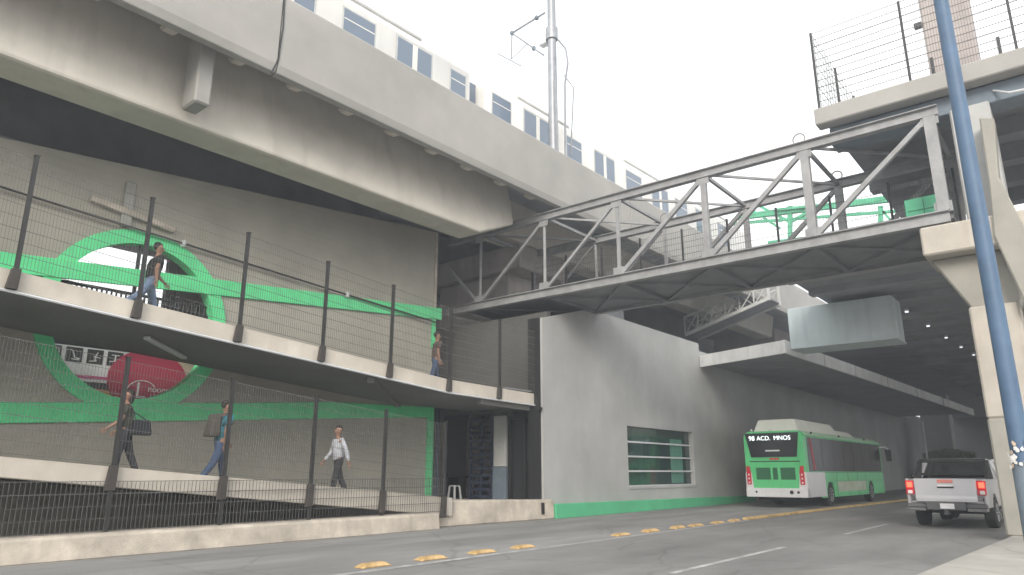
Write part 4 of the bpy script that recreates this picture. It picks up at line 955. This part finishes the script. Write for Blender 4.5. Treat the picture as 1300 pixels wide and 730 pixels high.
def person(label, loc, rz, legs, arms, shirt, pants, lean=0, height=1.72, sleeve='short', head_yaw=0, female=False, group='people walking on the ramps', hairlong=False):
    """legs: ((hip, knee) left, right) degrees forward; arms: ((swing, out, elbow) left, right)"""
    t = thing('person', label, 'person', loc, group, rz)
    k = height/1.72; J = {}
    sh = .165 if female else .19
    def rot(v, a): return Vector((v[0]*math.cos(a)+v[2]*math.sin(a), v[1], -v[0]*math.sin(a)+v[2]*math.cos(a)))
    ln = R(lean)
    J['pel'] = (Vector((0,0,0)), .125)
    J['waist'] = (rot((0,0,.14),ln), .115); J['chest'] = (rot((0,0,.33),ln), .135); J['neck0'] = (rot((0,0,.475),ln), .07)
    J['neck1'] = (rot((.012,0,.54),ln), .046); J['jaw'] = (rot((.03,0,.60),ln*.7), (.074,.076)); J['head'] = (rot((.015,0,.68),ln*.6), (.098,.104)); J['crown'] = (rot((.0,0,.755),ln*.6), .07)
    hd_ = J['head'][0]; hy = R(head_yaw)
    def hoff(x, y, z): return hd_ + Vector((x*math.cos(hy)-y*math.sin(hy), x*math.sin(hy)+y*math.cos(hy), z))
    J['nose'] = (hoff(.112,0,-.02), .014); J['earL'] = (hoff(0,.098,-.015), .018); J['earR'] = (hoff(0,-.098,-.015), .018)
    B = [('pel','waist'),('waist','chest'),('chest','neck0'),('neck0','neck1'),('neck1','jaw'),('jaw','head'),('head','crown'),('head','nose'),('head','earL'),('head','earR')]
    low = 0; hands = []
    for s_, nm, (hip, knee), (sw, ou, el) in ((1,'L',legs[0],arms[0]),(-1,'R',legs[1],arms[1])):
        h0 = Vector((0,s_*.085,-.05)); a = R(hip); kn = h0 + Vector((math.sin(a),0,-math.cos(a)))*.42
        a2 = R(hip-knee); an = kn + Vector((math.sin(a2),0,-math.cos(a2)))*.41; a3 = a2 if a2 < 0 else 0
        toe = an + Vector((math.cos(a3*.7)*.17,s_*.02,-.045+math.sin(a3*.7)*.13)); heel = an + Vector((-.035,0,-.035))
        J['hip'+nm] = (h0,.10); J['knee'+nm] = (kn,.062); J['calf'+nm] = (kn.lerp(an,.32),.06); J['ank'+nm] = (an,.042); J['toe'+nm] = (toe,.034)
        J['thigh'+nm] = (h0.lerp(kn,.45),.082)
        B += [('pel','hip'+nm),('hip'+nm,'thigh'+nm),('thigh'+nm,'knee'+nm),('knee'+nm,'calf'+nm),('calf'+nm,'ank'+nm),('ank'+nm,'toe'+nm)]
        low = min(low, an.z-.085, toe.z-.04)
        s0 = rot((0,s_*sh,.425),ln); a = R(sw); o_ = R(ou)
        dn = Vector((math.sin(a)*math.cos(o_), s_*math.sin(o_), -math.cos(a)*math.cos(o_))); e_ = s0 + dn*.28
        a2 = R(sw+el); d2 = Vector((math.sin(a2)*math.cos(o_*.6), s_*math.sin(o_*.6), -math.cos(a2)*math.cos(o_*.6))); wr = e_ + d2*.25; pa = wr + d2*.075
        J['sho'+nm] = (s0,.062); J['uarm'+nm] = (s0.lerp(e_,.5),.05); J['elb'+nm] = (e_,.042); J['fore'+nm] = (e_.lerp(wr,.35),.043); J['wri'+nm] = (wr,.03); J['palm'+nm] = (pa,(.04,.022))
        B += [('chest','sho'+nm),('sho'+nm,'uarm'+nm),('uarm'+nm,'elb'+nm),('elb'+nm,'fore'+nm),('fore'+nm,'wri'+nm),('wri'+nm,'palm'+nm)]
        hands.append((nm, pa, d2, s_))
    # fingers: short chains rooted in the palm
    roots = {'pel'}
    for nm, pa, d2, s_ in hands:
        side = Vector((0,1,0)).cross(d2).normalized(); curl = Vector((0,-s_,0))
        for i, ln_ in enumerate((.062,.072,.068,.052)):
            o0 = pa + side*(.030-.02*i); f = 'f%d%s' % (i, nm)
            J[f+'a'] = (o0, .009); J[f+'b'] = (o0 + d2*(.03+ln_*.55) + curl*.006, .0085); J[f+'c'] = (o0 + d2*(.03+ln_*.95) + curl*.028, .007)
            B += [(f+'a',f+'b'),(f+'b',f+'c')]; roots.add(f+'a')
        f = 'th'+nm; o0 = pa - d2*.03 + side*.02
        J[f+'a'] = (o0,.011); J[f+'b'] = (o0 + side*.035 + d2*.03,.010); J[f+'c'] = (o0 + side*.045 + d2*.065 + curl*.012,.008)
        B += [(f+'a',f+'b'),(f+'b',f+'c')]; roots.add(f+'a')
    lift = -low
    for n_ in J:
        p, r_ = J[n_]; r_ = tuple(q_*k for q_ in r_) if isinstance(r_, tuple) else r_*k
        J[n_] = ((Vector(p)+Vector((0,0,lift)))*k, r_)
    cov = {'pel':.78,'waist':.78,'chest':.8,'shoL':.75,'shoR':.75,'uarmL':.82,'uarmR':.82}
    for nm in 'LR':
        for q_ in ('hip','thigh','knee','calf'): cov[q_+nm] = .8
        if sleeve == 'long':
            for q_ in ('elb','fore'): cov[q_+nm] = .8
    JB = {n_: (p, tuple(x*cov.get(n_,1) for x in r_) if isinstance(r_, tuple) else r_*cov.get(n_,1)) for n_, (p, r_) in J.items()}
    skin_obj('body', JB, B, roots, M['skin'], t)
    def sub(name, keys, grow, mt, root, mod=None, lvl=1):
        J2 = {}
        for n_ in keys:
            p, r_ = J[n_]; g_ = grow.get(n_, grow['*']) if isinstance(grow, dict) else grow
            J2[n_] = (p, tuple(q_+g_*k for q_ in r_) if isinstance(r_, tuple) else r_+g_*k)
        if mod: mod(J2)
        return skin_obj(name, J2, [(a,c) for a,c in B if a in J2 and c in J2], {root}, mt, t, lvl)
    keys = ['pel','waist','chest','neck0']
    for nm in 'LR':
        keys += ['sho'+nm,'uarm'+nm,'elb'+nm] + (['fore'+nm,'wri'+nm] if sleeve == 'long' else [])
    def trim(J2):
        J2['pel'] = (J2['pel'][0]-Vector((0,0,.12*k)), J2['pel'][1])
        J2['neck0'] = (J2['chest'][0].lerp(J2['neck0'][0],.72), J2['neck0'][1]*.95)
        if sleeve == 'short':
            for nm in 'LR': J2['elb'+nm] = (J2['uarm'+nm][0].lerp(J2['elb'+nm][0],.35), J2['uarm'+nm][1])
    sub('shirt', keys, {'*':.014,'pel':.035,'waist':.03,'chest':.022,'shoL':.02,'shoR':.02}, shirt, 'chest', trim)
    keys = ['pel','waist']
    for nm in 'LR': keys += ['hip'+nm,'thigh'+nm,'knee'+nm,'calf'+nm,'ank'+nm]
    sub('trousers', keys, {'*':.016,'ankL':.02,'ankR':.02,'pel':.014,'waist':.008}, pants, 'pel', lambda J2: J2.__setitem__('waist', (J2['pel'][0].lerp(J2['waist'][0],.6), J2['waist'][1])))
    for nm in 'LR':
        an, to = J['ank'+nm][0], J['toe'+nm][0]; d = (to-an); d.normalize()
        skin_obj('shoe', {'a':(an+Vector((-.035,0,-.03))*k,.064*k),'b':(an.lerp(to,.5)+Vector((0,0,-.005)),.062*k),'c':(to+d*.05,.046*k)}, [('a','b'),('b','c')], {'a'}, M['shoe'], t)
    hp = J['head'][0]; b = MB()
    b.v = []
    c_, s2 = math.cos(hy), math.sin(hy)
    HJ = MB(); hc = hp + base_of(t) + Vector((-.022*c_,-.022*s2,.028))*k; HJ.ball(hc, .094*k, .086*k, .092*k, 14, 10)
    if hairlong: HJ.ball(hc+Vector((-.035*c_,-.035*s2,-.09))*k, .06*k, .065*k, .14*k, 12, 8)
    HJ.build('hair', M['hair'], t, smooth=70)
    b = MB()
    for s_ in (1,-1):
        e = hp + Vector((.083*c_-s_*.034*s2, .083*s2+s_*.034*c_, .005))*k; b.ball(e+base_of(t), .012*k, .012*k, .008*k, 8, 5)
    b.build('eyes', M['black'], t, smooth=60)
    return t, J

upf = lambda x: upb(x)+.16
lof = lambda x: lb(x)+.16
HY = 14.75
# man in a black t-shirt striding to the right on the upper ramp
p1, J1 = person('man in black t-shirt and light jeans striding on the upper ramp before the round opening', (6.35,HY,upf(6.35)), 0,
       ((18,4),(-34,18)), ((30,14,25),(-20,16,20)), M['tee_black'], M['jeans_light'], 8, 1.75)
pm, J2 = person('man in white shirt and dark trousers walking on the lower ramp near the doorway', (11.25,14.55,lof(11.25)+.02), math.pi*.93,
       ((14,6),(-16,12)), ((-24,12,12),(10,10,30)), M['shirt_white'], M['trouser_dark'], 4, 1.74, 'long', 20)
pw, J3 = person('woman with black handbag on the lower ramp under the round opening', (6.15,14.5,lof(6.15)+.03), 2.7,
       ((12,6),(-14,10)), ((14,12,40),(-8,14,55)), M['shirt_olive'], M['trouser_dark'], 4, 1.66, 'short', 0, True, hairlong=True)
pd, J4 = person('person in teal shirt and blue jeans carrying a brown backpack on the lower ramp', (8.1,14.5,lof(8.1)+.03), 0,
       ((16,6),(-20,16)), ((18,10,25),(-16,10,15)), M['shirt_teal'], M['jeans_blue'], 6, 1.8, 'short', 0)
pe, J5 = person('person in brown shirt and blue trousers at the lower end of the upper ramp', (14.75,14.8,upf(14.75)), -.4,
       ((12,8),(-14,10)), ((14,10,30),(-10,10,20)), M['shirt_brown'], M['jeans_blue'], 3, 1.70, 'short', 0)
def at(t, p): return Matrix.Rotation(t.rotation_euler.z,4,'Z') @ Vector(p) + t.location
ph = at(p1, J1['palmR'][0])
hb = thing('handbag', 'black handbag hanging at the side of the woman on the lower ramp', 'handbag', at(pw, J3['wriR'][0]+Vector((0,-.02,-.42))))
hb.location = pw.location + Vector((.20,-.17,.80)); c = hb.location.copy()
MB().hexa([(c.x-.2,c.y-.07,c.z),(c.x+.2,c.y-.07,c.z),(c.x+.2,c.y+.07,c.z),(c.x-.2,c.y+.07,c.z)],[(c.x-.15,c.y-.05,c.z+.3),(c.x+.15,c.y-.05,c.z+.3),(c.x+.15,c.y+.05,c.z+.3),(c.x-.15,c.y+.05,c.z+.3)]).build('bag', M['bag_black'], hb, bevel=.03)
MB().tube([(c.x-.12,c.y,c.z+.28),(c.x-.2,c.y,c.z+.5),(c.x-.26,c.y+.06,c.z+.58),(c.x-.16,c.y+.1,c.z+.46),(c.x+.1,c.y,c.z+.28)],.012,6).build('strap', M['bag_black'], hb)
bk = thing('backpack', 'brown backpack on the back of the person in the teal shirt', 'backpack', at(pd, J4['chest'][0]+Vector((-.24,0,-.2))))
c = bk.location
b = MB(); b.hexa([(c.x-.14,c.y-.16,c.z-.1),(c.x+.1,c.y-.16,c.z-.1),(c.x+.1,c.y+.16,c.z-.1),(c.x-.14,c.y+.16,c.z-.1)],[(c.x-.06,c.y-.13,c.z+.38),(c.x+.12,c.y-.13,c.z+.38),(c.x+.12,c.y+.13,c.z+.38),(c.x-.06,c.y+.13,c.z+.38)])
b.build('pack', M['pack_brown'], bk, bevel=.05, seg=2)
b = MB()
for s_ in (1,-1): b.tube([(c.x+.1,c.y+s_*.1,c.z+.36),(c.x+.3,c.y+s_*.11,c.z+.42),(c.x+.4,c.y+s_*.12,c.z+.2),(c.x+.12,c.y+s_*.12,c.z-.02)],.02,6)
b.build('strap', M['pack_brown'], bk)

hz = MB().box(-310,410,-310,410,-1.05,28).build('haze', bpy.data.materials.new('haze_air'))
hm = hz.data.materials[0]; hm.use_nodes = True; hn = hm.node_tree.nodes
hn.remove(hn['Principled BSDF']); pv = hn.new('ShaderNodeVolumePrincipled'); pv.inputs['Color'].default_value = (.89,.94,1,1); pv.inputs['Density'].default_value = .0042; pv.inputs['Anisotropy'].default_value = .3
hm.node_tree.links.new(pv.outputs[0], hn['Material Output'].inputs['Volume']); hz['kind'] = 'stuff'
# ------------------------------------------------------------------ render settings
scene.render.engine = 'CYCLES'
scene.cycles.max_bounces = 8; scene.cycles.diffuse_bounces = 5; scene.cycles.transparent_max_bounces = 16
